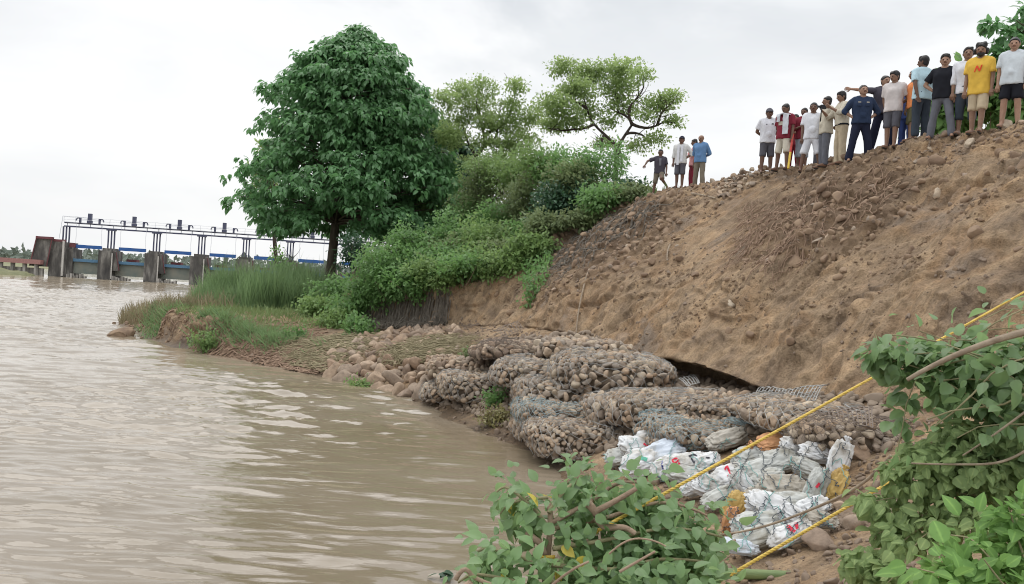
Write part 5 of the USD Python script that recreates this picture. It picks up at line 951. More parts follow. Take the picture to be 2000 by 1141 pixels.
    if hair == 'cap' or hair == 'bluecap':
        v, f = smooth_mesh(skull(1.09, .008).trim_by_plane((RH @ V3(0, .12, .99)).tolist(), float((RH @ V3(0, .12, .99)) @ hp_(0, -.045, .955))), .014, 3); cp = obj('cap', (place(v), f), CL['slate'] if hair == 'cap' else CL['dknavy'], t, smooth=True)
        m = hull((hp_(-.035, -.045, .957), .006), (hp_(.035, -.045, .957), .006), (hp_(-.02, -.092, .951), .005), (hp_(.02, -.092, .951), .005)).to_mesh(); obj('brim', (place(m.vert_properties[:, :3]), m.tri_verts), CL['slate'], cp, smooth=True)
        v, f = smooth_mesh(skull(1.03).trim_by_plane(cut.tolist(), o_ - .012), .016, 2); obj('hair', (place(v), f), hair_m, t, smooth=True)
    if 'beard' in extra:
        v, f = smooth_mesh(hull((hp_(0, -.022, .902), .037), (hp_(0, -.037, .874), .022), (hp_(-.03, -.005, .902), .022), (hp_(.03, -.005, .902), .022)).trim_by_plane((RH @ V3(0, -.3, -.95)).tolist(), float((RH @ V3(0, -.3, -.95)) @ hp_(0, -.052, .906))), .014, 3, noise=.01, nscale=40); obj('beard', (place(v), f), hair_m, t, smooth=True)
    # shirt
    hz = hem or (.475 if legs != 'uniform' else .5)
    k = 1.0
    sp_ = [hull((V3(-.044, 0, hz - .03), .077), (V3(.044, 0, hz - .03), .077), (V3(-.04, -.014 * belly, .61), .07), (V3(.04, -.014 * belly, .61), .07)), hull((V3(-.04, -.014 * belly, .61), .07), (V3(.04, -.014 * belly, .61), .07), (V3(-.055, -.002, .74) + ln, .072), (V3(.055, -.002, .74) + ln, .072)),
           hull((V3(-.055, -.002, .74) + ln, .072), (V3(.055, -.002, .74) + ln, .072), (V3(-sh, 0, .806) + ln, .044), (V3(sh, 0, .806) + ln, .044)), hull((V3(-sh, 0, .806) + ln, .042), (V3(sh, 0, .806) + ln, .042), (V3(0, .004, .838) + ln, .037))]
    if belly: sp_.append(ball(V3(0, -.034 * belly, .6), .076))
    sl = []
    for S0, E, Wr, up, fo, sg in AR:
        if sleeve == 'none': continue
        if sleeve == 'short': sl += [hull((S0, .041), (S0 + up * .03, .04)), cone(S0 + up * .02, S0 + up * .125, .04, .042)]
        else: sl += [hull((S0, .041), (S0 + up * .03, .04)), hull((S0 + up * .02, .043), (E, .034)), cone(E - fo * .004, E + fo * (.13 if sleeve == 'long' else .05), .034, .029)]
    nk = ball(V3(0, -.014, .868) + ln, .043)
    tor = union(sp_ + ([] if sleevec else sl)).trim_by_plane([0, 0, 1], float(hz)) - nk
    v, f = smooth_mesh(tor, .02, 4, noise=.027, nscale=17, seed=seed); shp = obj('shirt', (place(v), f), CL[shirt], t, smooth=True)
    if sleevec and sl:
        for half in (sl[:len(sl) // 2], sl[len(sl) // 2:]): v, f = smooth_mesh(union(half), .022, 4, noise=.012, nscale=15, seed=seed + 1); obj('sleeve', (place(v), f), CL[sleevec], shp, smooth=True)
    def on_chest(m, ox, oz, mat, name='print', ang=0.):
        w = m.vertices.copy() if hasattr(m, 'vertices') else m[0].copy(); fcs = m.faces if hasattr(m, 'faces') else m[1]
        ca, sa = math.cos(ang), math.sin(ang); x, z = ox + w[:, 0] * ca - w[:, 1] * sa, oz + w[:, 0] * sa + w[:, 1] * ca
        fr = v[v[:, 1] < .0]; T = cKDTree(fr[:, [0, 2]]); dd, kk = T.query(np.column_stack([x, z]), k=5); y = (fr[kk, 1] / (dd + .004)).sum(1) / (1 / (dd + .004)).sum(1)
        obj(name, (place(np.column_stack([x, y - .0045 - w[:, 2], z])), fcs), mat, shp)
    vs, fs = v, f
    # legs
    lg = []
    for hp0, kn, ft, sg in LG:
        if legs in ('shorts', 'longshorts', 'capri'):
            e = kn + (hp0 - kn) * (.14 if legs == 'shorts' else 0.0) if legs != 'capri' else kn * .55 + ft * .45
            if legs == 'capri': lg += [hull((hp0, .07), (kn, .045)), cone(kn, e, .046, .044)]
            else: lg += [hull((hp0, .064), (hp0 * .55 + kn * .45, .054)), cone(hp0 * .7 + kn * .3, e, .056, .056)]
            if legs == 'longshorts': lg[-1] = cone(hp0 * .7 + kn * .3, kn * .9 + ft * .1, .055, .051)
        else: w_ = .036 if legs == 'slim' else .042; lg += [hull((hp0, .062), (kn, w_ + .006)), cone(kn - V3(0, 0, 0), ft + V3(0, 0, -.012), w_ + .006, w_), ball(kn, w_ + .0065)]
    wz = max(hz + .05, .565); tr = union(lg + [hull((V3(-.04, 0, .54), .068), (V3(.04, 0, .54), .068), (V3(-hipw, 0, .49), .062), (V3(hipw, 0, .49), .062))]).trim_by_plane([0, 0, -1], -float(wz))
    v2, f2 = smooth_mesh(tr, .022, 5, noise=.022, nscale=15, seed=seed + 5); obj('shorts' if legs in ('shorts', 'longshorts') else 'trousers', (place(v2), f2), CL[legc], t, smooth=True)
    if 'belt' in extra: 
        m = Man.hull(hull((V3(-.044, 0, .545), .074), (V3(.044, 0, .545), .074)).trim_by_plane([0, 0, 1], .535).trim_by_plane([0, 0, -1], -.558)).to_mesh(); obj('belt', (place(m.vert_properties[:, :3]), m.tri_verts), CL['black'], t)
    for hp0, kn, ft, sg in LG:
        m = hull((ft + V3(0, .02, -.04), .012), (ft + V3(sg * .014, -.1, -.04), .014)); m = m.trim_by_plane([0, 0, -1], -float(ft[2] - .033)).to_mesh(); obj('sandal', (place(m.vert_properties[:, :3]), m.tri_verts), sandal_m, t, smooth=True)
    return dict(t=t, place=place, h=h, chest=on_chest, AR=AR, shirt=shp, base=base, Rz=Rz, hp=hp_)
def sub(m, n=2):
    for _ in range(n): m = m.subdivide()
    return m
def panel(w, hgt): 
    m = trimesh.creation.box([w, hgt, .003]); return sub(m, 3)

g4 = 'four men at the far end of the bank top'
p = person('thin man in dark T-shirt with one knee raised, leftmost of the distant four', 1287, 14.9, 278, 12, ('elbow', 'relaxed'), (5, 0), 'dark', 'tee', legs='longshorts', legc='drab', stance=.16, step=(1, .07, -.06, .16), group=g4, H=1.62)
p['chest'](panel(.05, .16), 0, .72, CL['grey'], 'print')
p = person('man in pale open shirt, dark cap and hanging white scarf among the distant four', 1328, 14.9, 258, -12, ('down', 'hip'), (-10, 0), 'dark', 'ash', sleeve='half', legs='longshorts', legc='slate', hair='bluecap', group=g4, H=1.74)
m = MB()
for sg, zb in ((-1, .44), (1, .5)): b_ = trimesh.creation.box([.045, .012, .82 - zb]); b_ = sub(b_, 2); m.add(b_.vertices + [sg * .035, -.083, (.82 + zb) / 2], b_.faces)
obj('scarf', (p['place'](m.get()[0]), m.get()[1]), CL['white'], p['t'])
person('dark haired man in pink shirt turned left behind the man in blue', 1352, 15.4, 256, -70, ('reach', 'down'), (-15, 5), 'dark', 'pink', legs='trousers', legc='maroon', group=g4, H=1.74, feet=-.05)
person('bald elderly man in blue shirt with hands behind his back, rightmost of the distant four', 1366, 14.9, 263, -15, ('behind', 'behind'), (-10, 0), 'brown', 'denim', sleeve='half', legs='trousers', legc='drab', hair='none', belly=.5, group=g4, H=1.68)
p = person('man in white polo shirt, grey shorts and dark cap, leftmost of the main row', 1497, 14.85, 204, 10, ('behind', 'behind'), (8, 0), 'dark', 'white', legs='longshorts', legc='slate', hair='cap', belly=.7)
p['chest'](panel(.03, .016), .045, .755, CL['black']); p['chest'](panel(.018, .012), -.045, .745, CL['slate'])
p = person('dark faced man in maroon shirt with a pale towel over his shoulders', 1530, 14.85, 198, -18, ('behind', 'down'), (-25, 10), 'dark', 'maroon', legs='longshorts', legc='cream', stance=.12)
m = MB()
for sg, zb, w in ((-1, .72, .05), (1, .53, .085)): b_ = sub(trimesh.creation.box([w, .014, .83 - zb]), 3); vv = b_.vertices + [sg * .06, -.093, (.83 + zb) / 2]; vv[:, 1] += (meshkit.fbm(vv * 20, 3, 4) - .5) * .03; m.add(vv, b_.faces)
b_ = sub(trimesh.creation.box([.2, .12, .014]), 3); vv = b_.vertices + [0, -.02, .848]; vv[:, 2] -= np.abs(vv[:, 0]) * .25; m.add(vv, b_.faces); obj('towel', (p['place'](m.get()[0]), m.get()[1]), CL['towel'], p['t'], smooth=40)
p['chest'](panel(.07, .055), -.03, .7, CL['cream'], 'print')
person('man in maroon shirt half hidden behind the one with the towel', 1548, 15.9, 197, -10, ('down', 'fold'), (-5, 0), 'brown', 'maroon', sleeve='half', legs='trousers', legc='maroon', H=1.72)
person('man in dark red shirt and grey trousers beside the man all in white', 1566, 15.4, 200, -15, ('fold', 'down'), (-5, 0), 'dark', 'maroon', sleeve='half', legs='capri', legc='bluegrey', H=1.66)
p = person('man all in white with red raglan sleeves and white shorts', 1585, 14.85, 178, 0, ('down', 'down'), (0, -3), 'dark', 'white', sleevec='white', legs='longshorts', legc='white', belly=.8, stance=.2)
for sg in (-1, 1): p['chest'](panel(.035, .07), sg * .098, .812, CL['red'], 'stripe', sg * -.5)
p['chest'](panel(.13, .008), 0, .715, CL['slate'], 'print')
person('man in bright red shirt half hidden behind the man in white', 1600, 16.2, 182, 5, ('tuck', 'tuck'), (0, 0), 'dark', 'red', legs='trousers', legc='slate', H=1.62)
person('man in beige shirt and grey trousers facing away to the left, hands behind him', 1612, 14.9, 174, -75, ('behind', 'behind'), (0, 0), 'brown', 'beige', legs='trousers', legc='jeans', belly=.6)
p = person('man in khaki uniform holding a camera up to the left', 1642, 14.9, 165, -62, ('lift', 'lift'), (-5, 14), 'brown', 'beige', sleeve='half', legs='trousers', legc='khaki', hair='thick', extra=('belt',), hem=.545)
E_ = (p['AR'][0][2] + p['AR'][1][2]) / 2 + V3(0, -.05, .03); cm = thing('video_camera', 'small black video camera held up by the man in khaki', 'camera'); blk = plain('camera_black', (.015, .015, .017), rough=.4)
b_ = m3.Manifold.cube([.045, .075, .05], True).to_mesh(); obj('camera_body', (p['place'](b_.vert_properties[:, :3] + E_), b_.tri_verts), blk, cm)
c_ = trimesh.creation.cylinder(.016, .05); c_.apply_transform(trimesh.transformations.rotation_matrix(math.pi / 2, [1, 0, 0])); obj('lens', (p['place'](c_.vertices + E_ + [0, -.058, 0]), c_.faces), blk, cm, smooth=40)
obj('strap', tube(p['place'](curve(np.array([E_ + [.02, -.03, -.02], E_ + [.03, -.04, -.12], E_ + [.0, -.03, -.2]]), 12)), .016, 5), blk, cm)
p = person('burly officer in navy uniform, hands on hips and feet apart', 1680, 14.55, 145, 8, ('hip', 'hip'), (5, -5), 'tan', 'navy', sleeve='half', legs='uniform', legc='dknavy', hair='grey', belly=.6, stance=.2, hem=.5)
for sg in (-1, 1): p['chest'](panel(.05, .045), sg * .052, .735, CL['navy'], 'pocket'); p['chest'](panel(.034, .01), sg * .052, .765, CL['cream'], 'badge')
person('man in dark T-shirt and navy trousers pointing to the left', 1721, 15.3, 135, 5, ('point', 'tuck'), (15, -5), 'tan', 'tee', legs='uniform', legc='dknavy', stance=.16)
person('young man in pale checked shirt and dark shorts, hand behind his back', 1742, 14.75, 140, -22, ('tuck', 'behind'), (-30, 0), 'brown', 'check', legs='longshorts', legc='slate', hair='thick')
person('boy in royal blue shirt standing behind the man with the orange scarf', 1770, 15.6, 148, -45, ('down', 'down'), (-10, 0), 'brown', 'royal', legs='trousers', legc='royal', H=1.55)
p = person('man in khaki shorts with an orange scarf, half behind the man in pale blue', 1782, 15.0, 116, -75, ('down', 'down'), (0, 0), 'brown', 'orange', legs='longshorts', legc='olive', H=1.66)
person('man in pale blue shirt seen from behind with dark cropped hair', 1799, 14.8, 100, -140, ('hip', 'tuck'), (25, 0), 'dark', 'sky', legs='trousers', legc='dkjeans', hair='thick')
person('young man in black T-shirt and grey jeans, hands on hips', 1838, 14.8, 86, -8, ('hip', 'relaxed'), (-5, 8), 'tan', 'black', legs='slim', legc='jeans', hair='thick', stance=.24)
p = person('tall man in white T-shirt and rolled up dark jeans', 1884, 15.0, 73, -5, ('down', 'down'), (0, -3), 'brown', 'white', sleeve='half', legs='capri', legc='dkjeans', hair='thick', stance=.12)
p = person('bearded man with bushy hair in a yellow T-shirt with a red letter', 1911, 14.65, 86, -5, ('down', 'down'), (8, 6), 'brown', 'yellow', legs='longshorts', legc='sand', hair='long', extra=('beard',), hem=.44)
mk = meshkit.text_mesh('N', .062, .002, bold=True); w = mk.vertices; w[:, :2] -= mk.bounds.mean(0)[:2]; w[:, 0] += w[:, 1] * .35; w[:, 0] *= 1.15; mk = sub(mk, 1); p['chest'](mk, .0, .715, plain('red_lettering', (.62, .06, .02), var=.1), 'letter', .08)
p = person('man in grey and white sports shirt and black shorts at the right end', 1974, 14.8, 73, -6, ('down', 'down'), (0, 0), 'tan', 'ltgrey', sleevec='ltgrey', legs='shorts', legc='black', hair='fade', stance=.16, belly=.3)
for sg in (-1, 1): p['chest'](panel(.007, .11), sg * .093, .765, CL['black'], 'piping', sg * .18)
p['chest'](panel(.014, .01), .055, .765, CL['red'], 'badge')
# the yellow pole that the towel man leans on
a = at(1549, 262, 22.3); b2 = at(1540, 322, 21.9); o = thing('pole', 'yellow and red painted pole standing between the two maroon shirted men', 'pole'); obj('shaft', tube([b2 - [0, 0, .1], (a * .4 + b2 * .6)], .03, 8), plain('yellow_pole', (.6, .42, .06)), o); obj('shaft_top', tube([(a * .4 + b2 * .6), a], .03, 8), plain('red_pole', (.4, .05, .04)), o)
# ------------------------------------------------------------------ foreground: cut branches, leafy plants, ropes, bamboo
wilt = leafy('wilted_leaf', [(.2, .275, .125), (.28, .36, .18), (.36, .43, .23), (.17, .24, .095)], trans=.4, rough=.7, spec=.15, veins=True)
cut_leaf = leafy('cut_branch_leaf', [(.13, .215, .09), (.17, .27, .12), (.22, .32, .15), (.11, .19, .08), (.26, .31, .13)], trans=.4, rough=.42, spec=.5)
fresh = leafy('fresh_leaf', [(.12, .225, .065), (.16, .28, .085), (.2, .32, .10), (.13, .23, .07)], trans=.35, rough=.5, spec=.22, veins=True)
yellowed = leafy('yellowed_leaf', [(.4, .33, .06), (.35, .3, .08)], trans=.3)
stem_m = mottled('green_stem', [(.3, (.16, .15, .08)), (.7, (.3, .27, .16))], scale=12, bscale=60)
barkc = mottled('cut_bark', [(.3, (.2, .14, .1)), (.6, (.34, .25, .18)), (.8, (.42, .33, .25))], scale=7, bscale=50, bump=.6); cutw = plain('cut_wood', (.55, .42, .26))
def mids(T): return 1 - np.abs((np.arange(len(T[0])) % 5) / 2 - 1)
def leafy_plant(name, label, cat, stems, n, leaf, tmpl, mat, seed, spread=.07, alt=None, alt_share=.0, stem_r=.007, droop=.35, upn=.9, extra=None, shell=None):
    """stems: lists of (px, py, metres ahead). Leaves sit along the stems, the 300 that show largest each a piece."""
    rng = np.random.default_rng(seed); t = thing(name, label, cat); lines = []
    for st, r in stems:
        p = curve([at(*q) for q in st], 40); lines.append(p); obj('stem', tube(p[::2], np.linspace(1, .45, 20) * r, 6), stem_m if r < .014 else barkc, t, smooth=True)
    ln = np.array([np.linalg.norm(np.diff(p, axis=0), axis=1).sum() for p in lines]); pos, ax, nr, sz = [], [], [], []
    which = rng.choice(len(lines), n, p=ln / ln.sum())
    for w in which:
        p = lines[w]; k = rng.integers(3, 39); tang = unit(p[k] - p[k - 1]); o = rdir(rng, 1)[0]; o = unit(o - tang * (o @ tang) * .6)
        q = p[k] + o * spread * rng.random() ** .6; pos.append(q); ax.append(unit(o * .9 + tang * .5 + rng.normal(0, .3, 3)) + [0, 0, -droop * rng.random() * 2]); nr.append(rng.normal(0, .42, 3) + [0, -.35, upn]); sz.append(leaf * rng.uniform(.55, 1.25))
    if shell is not None:
        C, R, m = shell; P, D, _ = in_blobs(rng, C, R, m, .45)
        for q, dd in zip(P, D): pos.append(q); ax.append(dd * .5 + rng.normal(0, .6, 3) + [0, 0, -droop]); nr.append(rng.normal(0, .45, 3) + dd * .4 + [0, -.35, upn]); sz.append(leaf * rng.uniform(.55, 1.25))
    pos, ax, nr, sz = map(np.array, (pos, ax, nr, sz))
    x, y, d = proj(pos); vis = (x > -20) & (x < 2020) & (y < 1160); order = np.argsort(-(sz / d) * vis + (d > np.quantile(d, .6)) * .004)
    big = order[:299]; rest = order[299:]
    for q in big:
        T = tmpl[rng.integers(len(tmpl))]; tv = T[0].copy(); tv[:, 2] += rng.normal(0, .07) * tv[:, 0] ** 2 + rng.normal(0, .1) * tv[:, 1] * tv[:, 0]
        v, f = scatter(tv, T[1], pos[q:q + 1], ax[q:q + 1], nr[q:q + 1], sz[q:q + 1], wid=rng.uniform(.8, 1.15)); primvar(obj('leaf', (v, f), alt if alt and rng.random() < alt_share else mat, t, smooth=True), 'mid', mids(T))
    if len(rest):
        mb = MB(); mm = []
        for q, T in enumerate(tmpl):
            k = rest[q::len(tmpl)]
            if len(k): mm.append(np.tile(mids(T), len(k))); mb.add(*scatter(*T, pos[k], ax[k], nr[k], sz[k], wid=rng.uniform(.8, 1.15, len(k))))
        primvar(obj('foliage', mb.get(), mat, t, smooth=True, kind='stuff'), 'mid', np.concatenate(mm))
    return t
def bl(lst):
    C, R = [], []
    for x, y, d, rx, ry in lst: k = d / FOC; C.append(at(x, y, d)); R.append([rx * k, rx * k * .9, ry * k])
    return np.array(C), np.array(R)
# the cut branch tied with the yellow rope, hanging over the water
S1 = [([(1040, 1420, 3.85), (1060, 1212, 3.9), (1068, 1102, 3.95), (1075, 1022, 4.0), (1070, 972, 4.05)], .03), ([(1070, 1032, 4.0), (1030, 982, 4.0), (985, 952, 4.05), (965, 967, 4.05)], .012), ([(1072, 1002, 4.0), (1110, 952, 4.1), (1150, 927, 4.2), (1100, 947, 4.2)], .012), ([(1075, 1022, 4.0), (1150, 982, 4.1), (1220, 942, 4.25), (1290, 947, 4.3)], .014),
      ([(1080, 1032, 4.0), (1180, 1012, 4.1), (1300, 982, 4.2), (1390, 1012, 4.2)], .014), ([(1080, 1072, 3.9), (1200, 1052, 4.0), (1320, 1032, 4.1), (1420, 1052, 4.1)], .012), ([(1068, 1102, 3.9), (1180, 1112, 3.9), (1300, 1092, 3.95), (1400, 1102, 4.0)], .012), ([(1064, 1132, 3.8), (1150, 1152, 3.7), (1300, 1152, 3.7), (1420, 1142, 3.8)], .012),
      ([(1064, 1122, 3.9), (1000, 1082, 3.8), (950, 1072, 3.8), (915, 1092, 3.8)], .012), ([(1062, 1162, 3.8), (990, 1132, 3.7), (930, 1122, 3.65), (890, 1142, 3.65)], .012), ([(1062, 1182, 3.8), (1000, 1182, 3.6), (940, 1172, 3.55), (900, 1182, 3.5)], .012), ([(1070, 972, 4.05), (1000, 982, 4.0), (975, 1007, 4.0)], .008)]
cb = leafy_plant('cut_branch', 'big cut leafy branch at the bottom, tied with the yellow rope above the water', 'branch', S1, 1100, .07, [OVATE, OVATE2], cut_leaf, 71, .15, yellowed, .03, shell=(*bl([(1290, 1037, 4.3, 100, 60), (1370, 1072, 4.35, 50, 50), (1200, 1107, 4.1, 120, 50), (1340, 1127, 4.1, 70, 45), (1150, 997, 4.3, 70, 40), (1020, 1017, 4.15, 40, 35), (960, 1117, 3.9, 50, 35), (1000, 1167, 3.8, 90, 30), (1240, 977, 4.4, 55, 30), (1200, 1167, 3.8, 150, 30)]), 2100))
for pts, r in (([(1160, 1000, 4.0), (1205, 977, 4.0), (1243, 954, 4.0)], .016), ([(1148, 984, 4.0), (1158, 994, 4.0), (1165, 1007, 4.0)], .022), ([(1165, 1012, 3.98), (1185, 1030, 3.95), (1215, 1030, 3.95), (1240, 1042, 3.95)], .018), ([(1030, 1044, 3.95), (1050, 1057, 3.9), (1064, 1082, 3.9)], .018), ([(890, 1132, 3.6), (910, 1112, 3.6), (925, 1127, 3.6), (990, 1147, 3.6)], .011), ([(905, 1152, 3.55), (920, 1137, 3.55)], .02), ([(1190, 1082, 3.7), (1250, 1052, 3.7), (1300, 1067, 3.7)], .005), ([(1060, 1162, 3.6), (1120, 1112, 3.6), (1150, 1097, 3.6)], .007), ([(1210, 1117, 3.6), (1280, 1077, 3.6)], .007), ([(1380, 1122, 3.9), (1430, 1082, 3.9)], .006)):
    p = curve([at(*q) for q in pts], 14); obj('broken_twig', tube(p, np.linspace(1, .75, 14) * r, 8), barkc, cb, smooth=True)
a, b_ = at(1062, 1090, 3.86), at(1082, 1092, 3.86)
th = np.linspace(0, 2.2 * np.pi, 30); c = at(1067, 1086, 3.93); ex_ = unit(at(1068, 1080, 3.95) - at(1075, 1000, 4.0))
def twisted(pts, r, turns=26., n=None):
    """A laid rope of three strands."""
    p = np.asarray(pts); t = unit(np.gradient(p, axis=0)); u = unit(np.cross(t, [0.1, .2, 1.0])); w = np.cross(t, u); s = np.r_[0, np.cumsum(np.linalg.norm(np.diff(p, axis=0), axis=1))]; mb = MB()
    for k in range(3): a = s * turns + k * 2.0944; mb.tube(p + (np.cos(a)[:, None] * u + np.sin(a)[:, None] * w) * r * .52, r * .58, 6)
    return mb.get()
rope_m = mottled('yellow_rope', [(.3, (.42, .29, .06)), (.6, (.6, .43, .09)), (.8, (.66, .52, .18))], scale=20, rough=.55, bump=.2, bscale=200)
uu = unit(np.cross(ex_, [0, 1, .2])); ww = np.cross(ex_, uu)
ra = [c + .036 * (math.cos(x) * uu + math.sin(x) * ww) + ex_ * .012 * x / 6 for x in th]
# rope 1: from the branch, up past the leaves, to a stake in the slope
A1, B1 = at(1168, 1036, 4.0), at(2000, 563, 6.5); dr = B1 - A1
for u in np.arange(1, 3.2, .02):
    q = A1 + dr * u; s_, n_ = sn(q[0], q[1])
    if q[2] < bank_z(np.array([q[0]]), np.array([q[1]]))[0] + .12: break
END1 = q
def sagged(a, b, n, sag): u = np.linspace(0, 1, n)[:, None]; return a + (b - a) * u - V3(0, 0, 1) * sag * 4 * u * (1 - u)
r1 = thing('rope', 'upper yellow rope running from the cut branch up to the right edge', 'rope'); obj('strands', twisted(sagged(A1, END1, 900, .035), .0088, 75), rope_m, r1, smooth=True)
obj('knot', twisted(curve([A1, A1 + [-.02, .03, -.03], A1 + [-.06, .05, -.06]], 40), .0088, 75), rope_m, r1, smooth=True)
obj('rope_loop', twisted(np.array(ra), .0085, 75), rope_m, cb, smooth=True)
stk = thing('stake', 'wooden stake in the slope that holds the upper yellow rope', 'stake'); obj('post', tube([END1 - [0, 0, .4], END1 + [0, 0, .18]], [.035, .03], 8), barkc, stk)
A2, B2 = at(1395, 1141, 4.3), at(1745, 938, 5.2); r2 = thing('rope', 'lower yellow rope from the bottom edge to the wilted shrub', 'rope'); dq = A2 - B2
obj('strands', twisted(sagged(B2 - dq * .16, A2 + dq * .5, 420, 0), .0095, 70), rope_m, r2, smooth=True)
# the shrub cut and thrown down at the right
S2 = [([(2080, 640, 3.7), (1990, 655, 3.75), (1880, 690, 3.85), (1772, 738, 3.95)], .016), ([(2050, 690, 3.8), (1960, 705, 3.85), (1890, 688, 3.9), (1800, 660, 3.95), (1710, 652, 4.0)], .008), ([(2050, 590, 3.9), (1960, 620, 3.9), (1880, 668, 3.95), (1830, 660, 4.0), (1770, 632, 4.0)], .006), ([(2040, 600, 4.0), (1960, 605, 4.0), (1900, 640, 4.0)], .005), ([(2050, 690, 3.7), (1950, 720, 3.7), (1880, 790, 3.75), (1800, 850, 3.8)], .008),
      ([(2060, 740, 3.7), (1960, 790, 3.7), (1870, 800, 3.75), (1790, 830, 3.8)], .009), ([(1900, 700, 3.95), (1800, 720, 4.0), (1740, 700, 4.05), (1680, 680, 4.05)], .007), ([(1800, 730, 4.0), (1770, 790, 4.0), (1760, 850, 4.0), (1745, 905, 4.0)], .006), ([(2050, 760, 3.8), (1900, 740, 3.9), (1800, 750, 4.0)], .007), ([(2060, 650, 3.9), (1950, 640, 4.0), (1900, 655, 4.0)], .006), ([(1880, 690, 3.9), (1800, 690, 4.0), (1720, 720, 4.05)], .006), ([(2040, 830, 3.7), (1930, 830, 3.75), (1850, 870, 3.8)], .006)]
S2 = [([(2230 + 14 * k, 1330, 3.6 + .02 * k), (2150, 900 + 12 * k, 3.65)] + st, r) for k, (st, r) in enumerate(S2)]
leafy_plant('cut_shrub', 'cut shrub with big leaves and bare sticks thrown down at the right edge', 'shrub', S2, 700, .074, [ROUND, OVATE2, OVATE], cut_leaf, 72, .14, yellowed, .02, shell=(*bl([(1750, 715, 4.1, 50, 28), (1840, 720, 4.1, 70, 35), (1950, 740, 4.1, 70, 45), (1850, 770, 4.1, 50, 30), (1765, 800, 4.1, 14, 55), (1950, 790, 4.0, 60, 30), (1990, 700, 4.1, 40, 40), (1720, 690, 4.1, 40, 22), (1800, 690, 4.1, 50, 26), (1900, 680, 4.1, 50, 26)]), 950))
p = curve([at(*q) for q in ((1990, 648, 3.7), (1880, 688, 3.82), (1800, 722, 3.9), (1772, 739, 3.92))], 14)
S3 = [([(2060, 800, 3.9), (1950, 850, 3.95), (1850, 880, 4.0), (1780, 880, 4.0)], .006), ([(2060, 860, 3.8), (1950, 900, 3.9), (1860, 950, 3.95), (1780, 985, 4.0)], .006), ([(2060, 900, 3.8), (1900, 900, 3.9), (1800, 920, 4.0), (1720, 945, 4.1)], .006), ([(2000, 980, 3.8), (1850, 960, 3.9), (1760, 970, 4.0), (1680, 985, 4.1)], .006), ([(1960, 1000, 3.8), (1840, 1000, 3.9), (1760, 1020, 4.0), (1700, 1050, 4.0)], .006), ([(1900, 1010, 3.8), (1800, 1030, 3.9), (1750, 1070, 3.9), (1690, 1110, 4.0)], .006), ([(1860, 1020, 3.8), (1790, 1060, 3.8), (1760, 1110, 3.8), (1720, 1150, 3.8)], .006), ([(1990, 830, 3.9), (1900, 870, 3.95), (1840, 930, 4.0)], .005), ([(1945, 1020, 3.75), (1860, 1050, 3.75), (1830, 1100, 3.75)], .005)]
S3 = [([(2200 + 14 * k, 1340, 3.6 + .02 * k), (2120, 1040 + 12 * k, 3.7)] + st, r) for k, (st, r) in enumerate(S3)]
leafy_plant('wilted_shrub', 'wilting shrub with small dull leaves covering the lower right ground', 'shrub', S3, 900, .06, [OVATE2, ROUND], wilt, 73, .11, None, 0, droop=.6, shell=(*bl([(1880, 900, 3.95, 110, 45), (1800, 930, 4.0, 80, 40), (1940, 930, 3.9, 80, 50), (1715, 985, 4.1, 45, 28), (1760, 1040, 4.0, 55, 40), (1695, 1105, 4.0, 50, 36), (1850, 1000, 3.9, 70, 36), (1980, 870, 3.9, 60, 55), (1900, 850, 3.95, 70, 30), (1740, 1120, 3.9, 40, 30)]), 2300))
S4 = [([(2020, 1200, 3.2), (2000, 1090, 3.25), (1978, 1020, 3.3), (1968, 985, 3.3)], .007), ([(2000, 1200, 3.2), (1940, 1100, 3.2), (1890, 1050, 3.3), (1850, 1045, 3.3)], .006), ([(1960, 1220, 3.1), (1880, 1150, 3.1), (1830, 1120, 3.15), (1790, 1110, 3.2)], .006), ([(2060, 1150, 3.2), (2030, 1050, 3.2), (2000, 1000, 3.2)], .006), ([(1990, 1180, 3.1), (1950, 1130, 3.1), (1920, 1090, 3.1)], .006)]
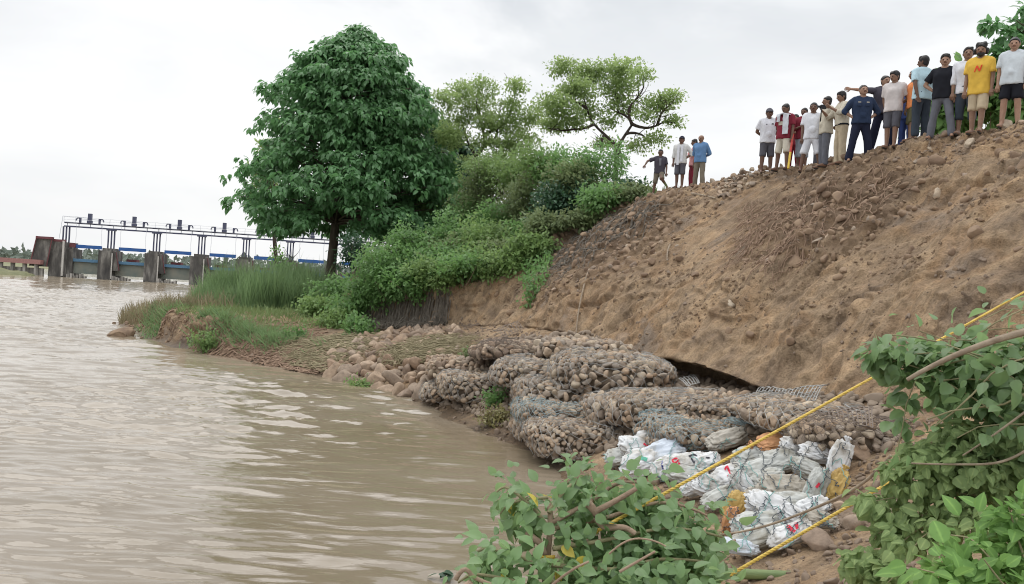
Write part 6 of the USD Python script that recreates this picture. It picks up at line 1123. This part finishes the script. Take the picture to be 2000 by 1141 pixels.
leafy_plant('leafy_weed', 'living bright green weed with broad leaves in the lower right corner', 'plant', S4, 170, .078, [ROUND, OVATE], fresh, 74, .13, upn=1.1, shell=(*bl([(1970, 1010, 3.35, 40, 35), (1910, 1080, 3.35, 45, 25), (1995, 1070, 3.3, 40, 45), (1850, 1120, 3.25, 45, 20), (1950, 1135, 3.2, 60, 20)]), 200))
# dry branches
for lab, pts, r in (('thin bare branch lying across the front of the sacks', [(1740, 890, 5.6), (1690, 940, 5.8), (1560, 1005, 6.2), (1440, 1040, 6.4), (1330, 1050, 6.5)], .012), ('broken stick with a split pale end among the leaves at the right', [(2010, 646, 3.62), (1890, 684, 3.72), (1772, 742, 3.85)], .017), ('thin stick sloping down from the cut branch to the stones', [(1435, 1055, 4.6), (1400, 1085, 4.4), (1375, 1108, 4.3)], .008), ('long bare twig across the wilted shrub', [(2040, 850, 3.65), (1940, 905, 3.7), (1870, 907, 3.75), (1780, 905, 3.8)], .007), ('bare forked twig above the wilted shrub', [(2040, 775, 3.6), (1940, 850, 3.65), (1880, 890, 3.7)], .006)):
    o = thing('branch', lab, 'branch'); obj('wood', tube(curve([at(*q) for q in pts], 26), np.linspace(1, .6, 26) * r, 7), twig, o, smooth=True)
bam = mottled('green_bamboo', [(.3, (.10, .15, .06)), (.6, (.17, .22, .09)), (.8, (.26, .27, .14))], scale=5, rough=.5, stretch=(.4, 2, 2))
e0, e1 = at(1372, 1118, 8.1), at(1735, 1114, 8.2); o = thing('bamboo_pole', 'green bamboo pole lying flat on the stones at the bottom', 'pole'); e0[2] = e1[2] = max(e0[2], .5)
u = np.linspace(0, 1, 50); nod = np.exp(-((u * 6.3) % 1 - .5) ** 2 / .0016); obj('culm', tube(e0 + (e1 - e0) * u[:, None], .05 + .008 * nod, 10), bam, o, smooth=True)
# floating scrap of leaves
c = at(860, 1122, 8.9); c[2] = .03; rng = np.random.default_rng(99); o = thing('leaf_scrap', 'scrap of torn leaves floating left of the cut branch', 'leaves')
for q in range(9):
    pp = c + [rng.uniform(-.16, .16), rng.uniform(-.05, .05), rng.uniform(0, .03)]; obj('leaf', scatter(*OVATE, pp[None], rdir(rng, 1) * [1, 1, .2], rdir(rng, 1) * .4 + [0, 0, 1], .11), dark_leaf, o, smooth=True)
